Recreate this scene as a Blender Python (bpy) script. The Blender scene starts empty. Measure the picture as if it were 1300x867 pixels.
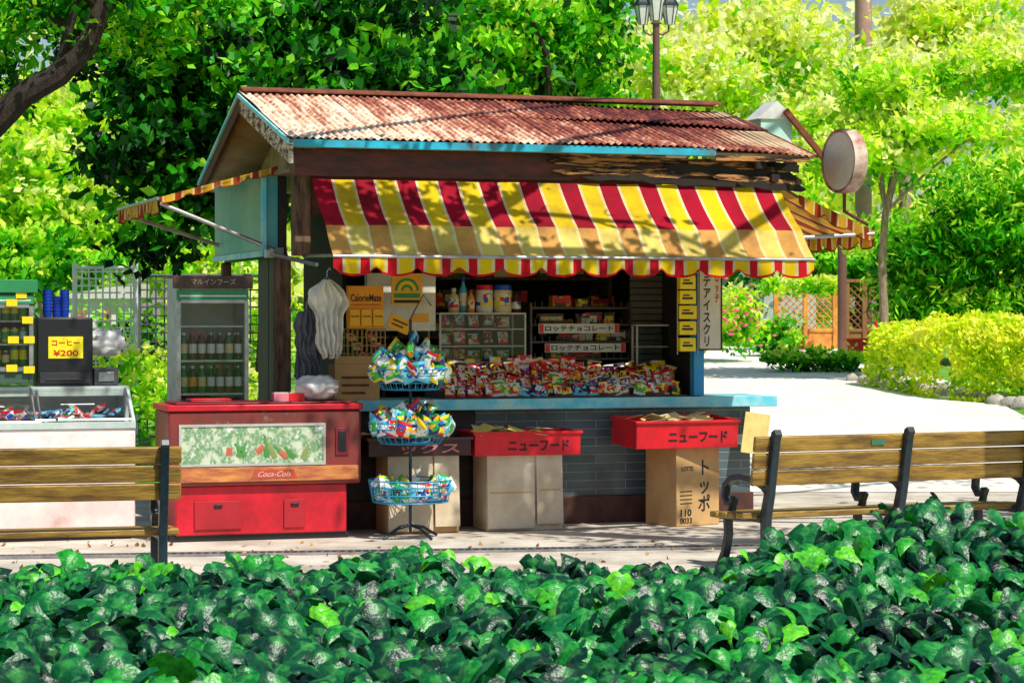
import bpy, math, random
import numpy as np
from mathutils import Vector, Matrix, noise
random.seed(7); rng=np.random.default_rng(7)
F=3000.; CH=1.65; HY=400.
R=math.radians
sc=bpy.context.scene
col=sc.collection
def W(px,py,D): return Vector(((px-650)*D/F, D, CH-(py-HY)*D/F))
def gz(Y): return 0.0 if Y<22 else (min(Y,62)-22)*0.035
# kiosk frame
KA=R(18); KC=math.cos(KA); KS=math.sin(KA); K0=Vector((-1.71,18,0))
KM=Matrix.Translation(K0)@Matrix.Rotation(KA,4,'Z')
def U(px,v):
    k=(px-650)/F
    return (k*(K0.y+v*KC)-K0.x+v*KS)/(KC-k*KS)
def Z(px,py,v):
    u=U(px,v); Y=K0.y+u*KS+v*KC
    return CH-(py-HY)*Y/F
# ------------------------------------------------ materials
MATS={}
def M(name,c,c2=None,rough=.6,scale=6,bump=0,metal=0,spec=.5,c3=None,bscale=None,stretch=None,coords='Object',pos=(.38,.62),alpha=None,trans=0):
    if name in MATS: return MATS[name]
    m=bpy.data.materials.new(name); m.use_nodes=True; nt=m.node_tree; b=nt.nodes['Principled BSDF']
    b.inputs['Roughness'].default_value=rough; b.inputs['Metallic'].default_value=metal
    b.inputs['Specular IOR Level'].default_value=spec
    b.inputs['Base Color'].default_value=(*c,1)
    tc=nt.nodes.new('ShaderNodeTexCoord'); mp=nt.nodes.new('ShaderNodeMapping')
    nt.links.new(tc.outputs[coords],mp.inputs[0])
    if stretch: mp.inputs['Scale'].default_value=stretch
    if c2 is None:
        c2=tuple(x*.72 for x in c); pos=(.35,.75)
    n=nt.nodes.new('ShaderNodeTexNoise'); n.inputs['Scale'].default_value=scale; n.inputs['Detail'].default_value=8; n.inputs['Roughness'].default_value=.65
    nt.links.new(mp.outputs[0],n.inputs[0])
    r=nt.nodes.new('ShaderNodeValToRGB'); e=r.color_ramp.elements
    e[0].position=pos[0]; e[0].color=(*c,1); e[1].position=pos[1]; e[1].color=(*c2,1)
    if c3: x=r.color_ramp.elements.new(min(.95,pos[1]+.12)); x.color=(*c3,1)
    nt.links.new(n.outputs[0],r.inputs[0]); nt.links.new(r.outputs[0],b.inputs['Base Color'])
    if bump:
        n2=nt.nodes.new('ShaderNodeTexNoise'); n2.inputs['Scale'].default_value=bscale or scale*4; n2.inputs['Detail'].default_value=6
        nt.links.new(mp.outputs[0],n2.inputs[0])
        bp=nt.nodes.new('ShaderNodeBump'); bp.inputs['Strength'].default_value=bump; bp.inputs['Distance'].default_value=.02
        nt.links.new(n2.outputs[0],bp.inputs['Height']); nt.links.new(bp.outputs[0],b.inputs['Normal'])
    if trans:
        out=nt.nodes['Material Output']; t=nt.nodes.new('ShaderNodeBsdfTranslucent'); mx=nt.nodes.new('ShaderNodeMixShader')
        mx.inputs[0].default_value=trans; nt.links.new(r.outputs[0],t.inputs[0])
        nt.links.new(b.outputs[0],mx.inputs[1]); nt.links.new(t.outputs[0],mx.inputs[2]); nt.links.new(mx.outputs[0],out.inputs[0])
    MATS[name]=m; return m
def printed(name,cols,scale=22,rough=.35):
    """printed packaging: voronoi patches of several inks"""
    if name in MATS: return MATS[name]
    m=bpy.data.materials.new(name); m.use_nodes=True; nt=m.node_tree; b=nt.nodes['Principled BSDF']
    tc=nt.nodes.new('ShaderNodeTexCoord'); oi=nt.nodes.new('ShaderNodeObjectInfo'); ad=nt.nodes.new('ShaderNodeVectorMath'); ad.operation='ADD'
    nt.links.new(tc.outputs['Object'],ad.inputs[0]); nt.links.new(oi.outputs['Location'],ad.inputs[1])
    v=nt.nodes.new('ShaderNodeTexVoronoi'); v.distance='CHEBYCHEV'; v.inputs['Scale'].default_value=scale; nt.links.new(ad.outputs[0],v.inputs[0])
    s=nt.nodes.new('ShaderNodeSeparateColor'); nt.links.new(v.outputs['Color'],s.inputs[0])
    r=nt.nodes.new('ShaderNodeValToRGB'); r.color_ramp.interpolation='CONSTANT'; e=r.color_ramp.elements
    e[0].position=0; e[0].color=(*cols[0],1); n=len(cols); e[1].position=.45; e[1].color=(*cols[1],1)
    for i,c in enumerate(cols[2:]): x=e.new(.45+.5*(i+1)/(n-1)); x.color=(*c,1)
    nt.links.new(s.outputs[0],r.inputs[0]); nt.links.new(r.outputs[0],b.inputs['Base Color']); b.inputs['Roughness'].default_value=rough
    MATS[name]=m; return m
def glassmat():
    if 'glass' in MATS: return MATS['glass']
    m=bpy.data.materials.new('glass'); m.use_nodes=True; nt=m.node_tree
    out=nt.nodes['Material Output']; nt.nodes.remove(nt.nodes['Principled BSDF'])
    g=nt.nodes.new('ShaderNodeBsdfGlossy'); g.inputs['Roughness'].default_value=.05
    t=nt.nodes.new('ShaderNodeBsdfTransparent'); t.inputs[0].default_value=(.92,.96,.94,1)
    f=nt.nodes.new('ShaderNodeFresnel'); f.inputs[0].default_value=1.4
    mx=nt.nodes.new('ShaderNodeMixShader'); nt.links.new(f.outputs[0],mx.inputs[0]); nt.links.new(t.outputs[0],mx.inputs[1]); nt.links.new(g.outputs[0],mx.inputs[2])
    nt.links.new(mx.outputs[0],out.inputs[0]); MATS['glass']=m; return m
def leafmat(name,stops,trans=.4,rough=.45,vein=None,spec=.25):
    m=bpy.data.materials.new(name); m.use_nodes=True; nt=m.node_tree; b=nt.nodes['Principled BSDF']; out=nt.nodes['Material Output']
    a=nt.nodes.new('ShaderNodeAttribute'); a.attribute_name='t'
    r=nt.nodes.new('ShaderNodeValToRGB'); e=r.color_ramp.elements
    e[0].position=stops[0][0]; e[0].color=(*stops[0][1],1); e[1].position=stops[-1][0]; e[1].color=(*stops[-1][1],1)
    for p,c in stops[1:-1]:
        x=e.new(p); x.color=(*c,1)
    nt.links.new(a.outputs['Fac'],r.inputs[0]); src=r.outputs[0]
    if vein:
        a2=nt.nodes.new('ShaderNodeAttribute'); a2.attribute_name='vein'
        mc=nt.nodes.new('ShaderNodeMix'); mc.data_type='RGBA'; mc.inputs[7].default_value=(*vein,1)
        mr=nt.nodes.new('ShaderNodeMath'); mr.operation='POWER'; mr.inputs[1].default_value=9
        ml=nt.nodes.new('ShaderNodeMath'); ml.operation='MULTIPLY'; ml.inputs[1].default_value=.5
        nt.links.new(a2.outputs['Fac'],mr.inputs[0]); nt.links.new(mr.outputs[0],ml.inputs[0]); nt.links.new(ml.outputs[0],mc.inputs[0]); nt.links.new(src,mc.inputs[6]); src=mc.outputs[2]
        # leaf surface: blotchy tone and puckered bump
        tc=nt.nodes.new('ShaderNodeTexCoord'); n=nt.nodes.new('ShaderNodeTexNoise'); n.inputs['Scale'].default_value=38; n.inputs['Detail'].default_value=4
        nt.links.new(tc.outputs['Object'],n.inputs[0])
        mm=nt.nodes.new('ShaderNodeMix'); mm.data_type='RGBA'; mm.blend_type='MULTIPLY'; mm.inputs[0].default_value=1
        rr=nt.nodes.new('ShaderNodeValToRGB'); rr.color_ramp.elements[0].position=.35; rr.color_ramp.elements[0].color=(.45,.55,.6,1); rr.color_ramp.elements[1].position=.62; rr.color_ramp.elements[1].color=(1.25,1.15,1,1)
        nt.links.new(n.outputs[0],rr.inputs[0]); nt.links.new(src,mm.inputs[6]); nt.links.new(rr.outputs[0],mm.inputs[7]); src=mm.outputs[2]
        bp=nt.nodes.new('ShaderNodeBump'); bp.inputs['Strength'].default_value=.55; bp.inputs['Distance'].default_value=.012
        nt.links.new(n.outputs[0],bp.inputs['Height']); nt.links.new(bp.outputs[0],b.inputs['Normal'])
    nt.links.new(src,b.inputs['Base Color']); b.inputs['Roughness'].default_value=rough; b.inputs['Specular IOR Level'].default_value=spec
    t=nt.nodes.new('ShaderNodeBsdfTranslucent'); nt.links.new(src,t.inputs[0])
    mx=nt.nodes.new('ShaderNodeMixShader'); mx.inputs[0].default_value=trans
    nt.links.new(b.outputs[0],mx.inputs[1]); nt.links.new(t.outputs[0],mx.inputs[2]); nt.links.new(mx.outputs[0],out.inputs[0])
    return m
# ------------------------------------------------ mesh builder
class MB:
    def __init__(s): s.v=[];s.f=[];s.m=[]
    def add(s,vs,fs,mi=0,T=None):
        o=len(s.v)
        for p in vs:
            p=Vector(p); s.v.append(T@p if T else p)
        for k,f in enumerate(fs):
            s.f.append([o+i for i in f]); s.m.append(mi[k] if isinstance(mi,list) else mi)
        return s
    def box(s,x0,x1,y0,y1,z0,z1,mi=0,T=None):
        return s.add([(x0,y0,z0),(x1,y0,z0),(x1,y1,z0),(x0,y1,z0),(x0,y0,z1),(x1,y0,z1),(x1,y1,z1),(x0,y1,z1)],
          [(0,3,2,1),(4,5,6,7),(0,1,5,4),(1,2,6,5),(2,3,7,6),(3,0,4,7)],mi,T)
    def tube(s,pts,rads,n=8,mi=0,T=None,caps=True):
        pts=[Vector(p) for p in pts]
        if not isinstance(rads,(list,tuple)): rads=[rads]*len(pts)
        vs=[];fs=[]; up=None
        for i,p in enumerate(pts):
            d=(pts[min(i+1,len(pts)-1)]-pts[max(i-1,0)]).normalized()
            if up is None:
                up=Vector((0,0,1)) if abs(d.z)<.9 else Vector((1,0,0))
            a=d.cross(up); 
            if a.length<1e-4: a=d.cross(Vector((1,.3,0)))
            a.normalize(); b=a.cross(d).normalized(); up=b
            for k in range(n):
                t=2*math.pi*k/n; vs.append(p+(a*math.cos(t)+b*math.sin(t))*rads[i])
        for i in range(len(pts)-1):
            for k in range(n):
                fs.append((i*n+k,i*n+(k+1)%n,(i+1)*n+(k+1)%n,(i+1)*n+k))
        if caps:
            fs.append(tuple(range(n))[::-1]); fs.append(tuple((len(pts)-1)*n+k for k in range(n)))
        return s.add(vs,fs,mi,T)
    def lathe(s,prof,n=14,mi=0,T=None):
        vs=[];fs=[];ms=[]
        for r,z in prof:
            for k in range(n):
                t=2*math.pi*k/n; vs.append((r*math.cos(t),r*math.sin(t),z))
        for i in range(len(prof)-1):
            for k in range(n):
                fs.append((i*n+k,i*n+(k+1)%n,(i+1)*n+(k+1)%n,(i+1)*n+k)); ms.append(mi[i] if isinstance(mi,list) else mi)
        fs.append(tuple(range(n))[::-1]); ms.append(ms[0]); fs.append(tuple((len(prof)-1)*n+k for k in range(n))); ms.append(ms[-2])
        return s.add(vs,fs,ms,T)
    def prism(s,poly,a0,a1,axis='x',mi=0,T=None):
        n=len(poly)
        def mk(a,p):
            if axis=='x': return (a,p[0],p[1])
            if axis=='y': return (p[0],a,p[1])
            return (p[0],p[1],a)
        vs=[mk(a0,p) for p in poly]+[mk(a1,p) for p in poly]
        fs=[tuple(range(n))[::-1],tuple(range(n,2*n))]+[(i,(i+1)%n,n+(i+1)%n,n+i) for i in range(n)]
        return s.add(vs,fs,mi,T)
    def grid(s,fn,nu,nv,mi=0,T=None,mf=None):
        vs=[fn(i/nu,j/nv) for j in range(nv+1) for i in range(nu+1)]
        fs=[];ms=[]
        for j in range(nv):
            for i in range(nu):
                a=j*(nu+1)+i; fs.append((a,a+1,a+nu+2,a+nu+1)); ms.append(mf(i,j) if mf else mi)
        return s.add(vs,fs,ms,T)
    def mesh(s,name,mats,smooth=True,ang=35):
        me=bpy.data.meshes.new(name); me.from_pydata([tuple(v) for v in s.v],[],s.f)
        for m in mats: me.materials.append(m)
        me.polygons.foreach_set('material_index',s.m)
        if smooth:
            me.polygons.foreach_set('use_smooth',[True]*len(s.f)); me.set_sharp_from_angle(angle=R(ang))
        me.update(); return me
    def obj(s,name,mats,parent=None,bevel=0,ang=35,smooth=True):
        o=bpy.data.objects.new(name,s.mesh(name,mats,smooth,ang)); col.objects.link(o)
        if parent: o.parent=parent
        if bevel:
            b=o.modifiers.new('b','BEVEL'); b.width=bevel; b.segments=2; b.limit_method='ANGLE'; b.angle_limit=R(40)
        return o
def lab(o,label,cat,group=None):
    o['label']=label; o['category']=cat
    if group: o['group']=group
    return o
def thing(name,label,cat,loc=(0,0,0),rot=0,group=None):
    o=bpy.data.objects.new(name,None); o.empty_display_size=.1; col.objects.link(o); o.location=loc; o.rotation_euler=(0,0,rot)
    return lab(o,label,cat,group)
def kthing(name,label,cat,u,v,z,rot=0,group=None):
    return thing(name,label,cat,KM@Vector((u,v,z)),KA+rot,group)
def text(s,size,loc,mat,parent,name='lettering',rot=(R(90),0,0),fit=None,line=1.0,align='CENTER',bold=0.0,shear=0):
    cu=bpy.data.curves.new(name,'FONT'); cu.body=s; cu.size=size; cu.align_x=align; cu.align_y='CENTER'; cu.extrude=.0006; cu.space_line=line; cu.offset=bold; cu.shear=shear
    cu.resolution_u=3
    t=bpy.data.objects.new(name,cu); col.objects.link(t)
    dg=bpy.context.evaluated_depsgraph_get(); me=bpy.data.meshes.new_from_object(t.evaluated_get(dg))
    bpy.data.objects.remove(t)
    me.materials.clear(); me.materials.append(mat)
    o=bpy.data.objects.new(name,me); col.objects.link(o); o.location=loc; o.rotation_euler=rot; o.parent=parent
    if fit and len(me.vertices):
        xs=[v.co.x for v in me.vertices]; w=max(xs)-min(xs); ys=[v.co.y for v in me.vertices]; h=max(ys)-min(ys)
        o.scale=(fit[0]/w if w else 1, (fit[1]/h if fit[1] and h else fit[0]/w),1)
        cx=(max(xs)+min(xs))/2; cy=(max(ys)+min(ys))/2
        for v in me.vertices: v.co.x-=cx; v.co.y-=cy
    return o
# common materials
red=M('red_enamel',(.7,.01,.03),(.42,.01,.02),rough=.35,scale=4,bump=.05)
redp=M('red_plastic',(.8,.01,.02),(.6,.01,.02),rough=.4)
dred=M('dark_red',(.2,.01,.02),rough=.5)
black=M('black_plastic',(.012,.013,.015),rough=.45)
iron=M('dark_cast_iron',(.006,.018,.03),(.015,.035,.045),rough=.4,scale=20)
steel=M('steel',(.5,.5,.5),(.3,.3,.32),rough=.35,metal=.8)
white=M('white_paint',(.8,.8,.78),(.6,.6,.58),rough=.5)
cream=M('cream_board',(.6,.48,.3),(.42,.3,.16),rough=.7,scale=4)
paper=M('paper_white',(.8,.8,.78),rough=.8)
yellow=M('yellow_plastic',(.95,.72,.005),(.8,.55,.005),rough=.45)
orange=M('orange_card',(.95,.36,.003),(.85,.28,.003),rough=.5)
blue=M('blue_plastic',(.01,.06,.5),rough=.4)
lblue=M('light_blue_paint',(.1,.6,.8),(.4,.75,.78),rough=.45,scale=5,bump=.05,c3=(.5,.42,.3))
tealp=M('teal_panel',(.08,.4,.42),(.2,.52,.5),rough=.5,scale=2,c3=(.4,.32,.12))
green=M('green_pack',(.02,.4,.08),rough=.4)
brownw=M('brown_wood',(.13,.03,.015),(.05,.015,.01),rough=.7,scale=4,bump=.4,stretch=(1,4,4))
rotw=M('rotten_wood',(.6,.27,.09),(.03,.012,.008),rough=.9,scale=5,bump=.8,stretch=(1,5,9),pos=(.44,.53))
oldw=M('weathered_wood',(.24,.14,.08),(.06,.035,.025),rough=.85,scale=5,bump=.5,stretch=(6,6,1))
card=M('cardboard',(.62,.38,.16),(.48,.28,.11),rough=.85,scale=3,bump=.1)
cardw=M('pale_cardboard',(.74,.62,.46),(.55,.42,.28),rough=.85,scale=3,bump=.1)
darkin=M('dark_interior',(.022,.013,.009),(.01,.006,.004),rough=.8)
ink=M('black_ink',(.01,.01,.012),rough=.6)
inkr=M('red_ink',(.7,.01,.01),rough=.6)
inkw=M('white_ink',(.85,.85,.82),rough=.6)
inkg=M('green_ink',(.02,.3,.08),rough=.6)
glass=glassmat()
rust=M('rust',(.25,.07,.03),(.12,.03,.015),rough=.85,scale=10,bump=.3)
# ------------------------------------------------ camera, light, world
cam=bpy.data.cameras.new('camera'); co=bpy.data.objects.new('camera',cam); col.objects.link(co); sc.camera=co
co.location=(0,0,CH); co.rotation_euler=(R(90),0,0); cam.lens=36*F/1300; cam.sensor_width=36; cam.shift_y=-33.5/1300
cam.clip_end=2000; cam.dof.use_dof=True; cam.dof.focus_distance=17; cam.dof.aperture_fstop=10
w=bpy.data.worlds.new('World'); sc.world=w; w.use_nodes=True; nt=w.node_tree; bg=nt.nodes['Background']; bg.inputs[1].default_value=.1
sky=nt.nodes.new('ShaderNodeTexSky'); sky.sky_type='NISHITA'; sky.sun_disc=False
SEL=R(56); 
sd=Vector((math.sin(R(38))*math.cos(SEL),-math.cos(R(38))*math.cos(SEL),math.sin(SEL)))  # towards sun
sky.sun_elevation=SEL; sky.sun_rotation=math.atan2(sd.x,sd.y); nt.links.new(sky.outputs[0],bg.inputs[0])
sl=bpy.data.lights.new('sun','SUN'); sl.energy=5; sl.angle=R(.5); sl.color=(1,.96,.86); so=bpy.data.objects.new('sun',sl); col.objects.link(so)
so.rotation_euler=sd.to_track_quat('Z','Y').to_euler()
sc.view_settings.view_transform='Standard'; sc.view_settings.look='None'; sc.view_settings.exposure=0
# ------------------------------------------------ ground
def struct(o): o['kind']='structure'; return o
def sheet(name,poly_fn,ys,off,mat,nx=24):
    mb=MB(); n=len(ys)-1
    def fn(a,b):
        i=min(int(round(b*n)),n); Y=ys[i]; x0,x1=poly_fn(Y); return (x0+(x1-x0)*a,Y,gz(Y)+off)
    mb.grid(fn,nx,n); return struct(mb.obj(name,[mat]))
soil=M('grass_soil',(.05,.2,.01),(.2,.42,.02),rough=.9,scale=3,bump=.6,bscale=30)
sheet('ground',lambda Y:(-400,400),[-60,0,10,14,18,22,26,32,40,50,62,90,150,400],0,soil)
pave=M('pavement_stone',(.7,.63,.54),(.42,.36,.29),rough=.85,scale=1.6,bump=.3,bscale=40,c3=(.22,.18,.14))
sheet('pavement',lambda Y:(-12,12),[13.3,15,18,20,22],.004,pave)
pathm=M('path_concrete',(.9,.86,.78),(.76,.7,.6),rough=.9,scale=1,bump=.3,bscale=30)
def pr(Y):
    if Y<29: return (-.2+(Y-22)*.25, 12)
    if Y<29.1: return (1.6,6.6)
    t=(Y-29)/21; return (1.6+t*2.6,6.6+.5*math.sin(t*3)-t*.0)
sheet('path',pr,[22,25,28.9,29.05,33,37,41,45,50],.008,pathm)
mb=MB(); 
for i in range(150):
    mb.box(-4+i*.055,-4+i*.055+.03,-.06,.06,.004,.016,0)
mb.box(-4,4.3,-.08,-.065,.004,.02,1); mb.box(-4,4.3,.065,.08,.004,.02,1)
o=mb.obj('drain_grate',[iron,steel]); o.location=(0,16.5,.002); o.rotation_euler=(0,0,R(8)); lab(o,'long dark slotted drain grate set in the stone paving','drain')
# ------------------------------------------------ foliage
def leafmesh(name,C,size,tv,mat,upb=.8,aspect=.3,parent=None,origin=None):
    n=len(C)
    d=rng.normal(size=(n,3)); d[:,2]-=.25; d/=np.linalg.norm(d,axis=1)[:,None]
    nr=rng.normal(size=(n,3)); nr[:,2]+=upb; nr-= (nr*d).sum(1)[:,None]*d; nr/=np.linalg.norm(nr,axis=1)[:,None]
    wv=np.cross(d,nr); s=(size*(.6+.8*rng.random(n)))[:,None]
    a=C-d*s*.5; b=C+wv*s*aspect-d*s*.08; c=C+d*s*.5-nr*s*.1; e=C-wv*s*aspect-d*s*.08
    V=np.stack([a,b,c,e],1).reshape(-1,3)
    if origin is not None: V=V-np.array(origin)
    me=bpy.data.meshes.new(name); Fc=np.arange(4*n).reshape(-1,4)
    me.from_pydata(V.tolist(),[],Fc.tolist()); me.materials.append(mat)
    at=me.attributes.new('t','FLOAT','POINT'); at.data.foreach_set('value',np.repeat(np.clip(tv,0,1),4).astype(np.float32))
    o=bpy.data.objects.new(name,me); col.objects.link(o)
    if parent: o.parent=parent
    return o
def clumps(cen,rad,nc,per,cr,flat=.55,shell=.45):
    d=rng.normal(size=(nc,3)); d/=np.linalg.norm(d,axis=1)[:,None]
    r=rng.random(nc)**shell; cc=np.array(cen)+d*r[:,None]*np.array(rad)
    cr_=cr*(.6+.8*rng.random(nc))
    g=rng.normal(size=(nc,per,3))*.5; g[:,:,2]*=flat
    L=cc[:,None,:]+g*cr_[:,None,None]
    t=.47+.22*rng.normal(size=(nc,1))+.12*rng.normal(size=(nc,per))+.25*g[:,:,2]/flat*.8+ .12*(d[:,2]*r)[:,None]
    return L.reshape(-1,3),t.reshape(-1),cc
barkd=M('dark_bark',(.05,.035,.025),(.02,.014,.01),rough=.95,scale=6,bump=.8,stretch=(3,3,1))
barkl=M('light_bark',(.4,.3,.2),(.22,.15,.09),rough=.9,scale=6,bump=.6,stretch=(3,3,1))
lf_dark_shaded=leafmat('leaves_dark_shaded',[(.2,(.001,.018,.003)),(.45,(.006,.11,.004)),(.66,(.04,.42,.006)),(.95,(.35,.88,.03))],trans=.3)  # dark green leaves, with the crown's shade put into the colour
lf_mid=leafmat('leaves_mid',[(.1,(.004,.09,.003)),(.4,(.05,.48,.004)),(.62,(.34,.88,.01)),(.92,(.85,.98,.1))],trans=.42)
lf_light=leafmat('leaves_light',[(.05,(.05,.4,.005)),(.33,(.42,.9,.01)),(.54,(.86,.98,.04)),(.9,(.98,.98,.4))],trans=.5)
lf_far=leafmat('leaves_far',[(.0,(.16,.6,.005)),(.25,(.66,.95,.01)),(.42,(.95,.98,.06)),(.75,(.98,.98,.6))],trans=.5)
def tree(label,px,D,trunk,tr,ells,leaf,lsize,mat,bark,aspect=.3,upb=.8,limbs=7,name='tree',basez=None,lst=.5,shell=.45):
    bz=gz(D) if basez is None else basez
    base=Vector(((px-650)*D/F,D,bz)); root=thing(name,label,'tree',base)
    mb=MB(); pts=[Vector(p)-base for p in trunk]; n=len(pts)
    pts=[Vector((0,0,-.05))]+pts
    rads=[tr*1.3]+[tr*(1-.6*i/n) for i in range(n)]
    mb.tube(pts,rads,n=10)
    Ls=[];Ts=[];CC=[]
    for (cx,cy,cz,rx,ry,rz,nc,per,cr) in ells:
        L,t,cc=clumps((cx,cy,cz),(rx,ry,rz),nc,per,cr,shell=shell); Ls.append(L);Ts.append(t);CC.append(cc)
    L=np.concatenate(Ls);T=np.concatenate(Ts);CC=np.concatenate(CC)
    L[:,2]=np.maximum(L[:,2],bz+.03)
    idx=rng.choice(len(CC),size=min(limbs,len(CC)),replace=False)
    for i in idx:
        tgt=Vector(CC[i])-base; k=random.randint(max(1,int(n*lst)),n); st=pts[k]; mid=(st+tgt)/2+Vector((random.uniform(-.2,.2),random.uniform(-.2,.2),.15*(tgt-st).length))
        r0=rads[k]*.55; mb.tube([st,st.lerp(mid,.5)+Vector((0,0,.05)),mid,mid.lerp(tgt,.6),tgt],[r0,r0*.8,r0*.6,r0*.4,r0*.2],n=6)
    mb.obj('trunk',[bark],root)
    leafmesh('crown',L,lsize,T,mat,upb=upb,aspect=aspect,parent=root,origin=base)
    return root
def WW(px,py,D): return tuple(W(px,py,D))
def E(px,py,D,rx,ry,rz,nc,per,cr): 
    p=W(px,py,D); return (p.x,p.y,p.z,rx,ry,rz,nc,per,cr)
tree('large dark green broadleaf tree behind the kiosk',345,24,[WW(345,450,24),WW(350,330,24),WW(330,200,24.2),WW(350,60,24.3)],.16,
  [E(330,120,24.3,1.25,1.2,1.5,110,80,.42),E(440,60,24.6,1.2,1.0,1.1,80,80,.42),E(215,200,24,.75,.9,1.1,60,80,.36),E(230,30,24.5,1.3,1.2,.9,60,80,.42),E(540,110,25,.6,.8,.4,18,70,.32)],None,.15,lf_dark_shaded,barkd)
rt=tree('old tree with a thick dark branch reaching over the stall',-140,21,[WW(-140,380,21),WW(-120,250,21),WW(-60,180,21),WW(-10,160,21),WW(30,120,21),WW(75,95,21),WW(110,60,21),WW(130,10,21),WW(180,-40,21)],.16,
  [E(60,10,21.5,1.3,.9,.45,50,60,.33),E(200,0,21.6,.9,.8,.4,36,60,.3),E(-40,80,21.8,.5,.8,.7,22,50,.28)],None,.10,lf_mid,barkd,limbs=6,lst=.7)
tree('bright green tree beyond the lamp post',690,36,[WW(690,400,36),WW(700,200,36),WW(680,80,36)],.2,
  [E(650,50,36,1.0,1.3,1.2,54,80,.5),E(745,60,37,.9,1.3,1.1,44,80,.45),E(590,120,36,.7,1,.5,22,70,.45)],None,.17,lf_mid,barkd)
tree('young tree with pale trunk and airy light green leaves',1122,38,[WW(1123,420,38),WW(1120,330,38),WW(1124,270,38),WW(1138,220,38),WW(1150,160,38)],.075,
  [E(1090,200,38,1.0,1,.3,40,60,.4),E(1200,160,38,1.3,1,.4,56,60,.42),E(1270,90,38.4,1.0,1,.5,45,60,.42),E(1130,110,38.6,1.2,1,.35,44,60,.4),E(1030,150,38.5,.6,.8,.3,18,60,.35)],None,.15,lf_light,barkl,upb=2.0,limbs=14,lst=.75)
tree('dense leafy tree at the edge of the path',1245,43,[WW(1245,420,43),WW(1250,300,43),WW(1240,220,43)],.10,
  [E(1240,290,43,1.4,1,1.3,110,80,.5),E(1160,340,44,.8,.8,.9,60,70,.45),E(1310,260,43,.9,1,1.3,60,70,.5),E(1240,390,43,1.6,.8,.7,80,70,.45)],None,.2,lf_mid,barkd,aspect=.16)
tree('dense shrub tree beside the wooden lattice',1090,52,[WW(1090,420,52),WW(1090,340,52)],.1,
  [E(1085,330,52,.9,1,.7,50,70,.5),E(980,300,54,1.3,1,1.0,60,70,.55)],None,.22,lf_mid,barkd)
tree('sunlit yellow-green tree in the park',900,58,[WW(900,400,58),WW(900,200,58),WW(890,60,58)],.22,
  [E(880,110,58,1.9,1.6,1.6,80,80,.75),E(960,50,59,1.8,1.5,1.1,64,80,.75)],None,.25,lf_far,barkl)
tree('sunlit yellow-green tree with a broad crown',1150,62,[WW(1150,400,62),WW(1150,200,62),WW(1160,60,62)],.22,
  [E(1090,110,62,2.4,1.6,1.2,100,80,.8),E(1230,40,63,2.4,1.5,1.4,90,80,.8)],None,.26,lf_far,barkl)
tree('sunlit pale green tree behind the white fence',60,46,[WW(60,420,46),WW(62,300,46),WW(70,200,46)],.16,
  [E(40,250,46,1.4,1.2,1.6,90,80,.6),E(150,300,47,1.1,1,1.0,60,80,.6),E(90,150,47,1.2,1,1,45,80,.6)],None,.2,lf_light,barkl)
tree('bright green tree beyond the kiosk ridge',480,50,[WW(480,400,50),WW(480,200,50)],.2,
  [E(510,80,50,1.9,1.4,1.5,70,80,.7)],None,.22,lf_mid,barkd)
# overhanging tree whose boughs cast dappled shade on the stall
tree('park tree standing near the stall with boughs above it',1750,14,[(5.2,14,1.5),(4.8,14.2,3.2),(3.8,14.6,4.6),(2.4,15.1,5.4),(1.0,15.4,5.8),(-.6,15.6,5.9)],.2,
  [(1.6,15.6,5.5,2.0,.9,.35,42,34,.4),(-.4,15.8,5.9,1.6,.8,.35,26,34,.4),(4.0,14.6,5.4,1.4,1,.6,30,40,.45),(7.0,16.0,5.6,2.2,2.0,.5,95,40,.45),(6.0,20.5,6.8,2.0,1.6,.5,60,40,.45)],None,.12,lf_mid,barkd,limbs=16,lst=.5)
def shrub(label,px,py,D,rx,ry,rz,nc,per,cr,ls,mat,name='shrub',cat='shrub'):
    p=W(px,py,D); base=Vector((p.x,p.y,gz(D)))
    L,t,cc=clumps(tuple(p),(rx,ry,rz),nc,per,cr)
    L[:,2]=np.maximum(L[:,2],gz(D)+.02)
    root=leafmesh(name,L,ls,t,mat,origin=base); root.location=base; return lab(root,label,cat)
shrub('bright green leafy shrub behind the tall display fridge',215,500,24,1.2,.6,.5,70,60,.3,.09,lf_light)
shrub('dark green shrub at the foot of the white fence',150,440,29,.5,.6,.5,30,60,.3,.12,lf_dark_shaded)
shrub('dark shrub growing below the large tree',40,350,36,1.4,.8,.9,50,60,.4,.16,lf_mid)
shrub('bright leafy shrub glimpsed behind the mesh fence',310,400,32,.7,.5,.8,40,60,.4,.13,lf_light)
shrub('pale green bush beside the path',935,405,44,.4,.5,.5,30,50,.3,.13,lf_light)
shrub('low green plants along the path edge',1045,455,41,1.2,.5,.16,40,50,.22,.12,lf_mid)
shrub('green bush partly hiding the lattice fence',985,425,46,.35,.4,.3,22,50,.25,.12,lf_mid)
shrub('leafy sprays hanging over the lattice fence',1020,362,48,.9,.4,.14,26,50,.25,.14,lf_light)
fl=M('pink_petals',(.8,.12,.2),rough=.6)
mb=MB()
for i in range(40):
    p=W(935,405,43.4)+Vector((random.gauss(0,.28),random.uniform(-.2,.1),random.gauss(0,.3))); mb.lathe([(.01,-.02),(.045,0),(.02,.02)],n=6,T=Matrix.Translation(p))
o=mb.obj('rose_blossoms',[fl]); lab(o,'cluster of pink blossoms on the pale bush','flowers'); o['kind']='stuff'
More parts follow.
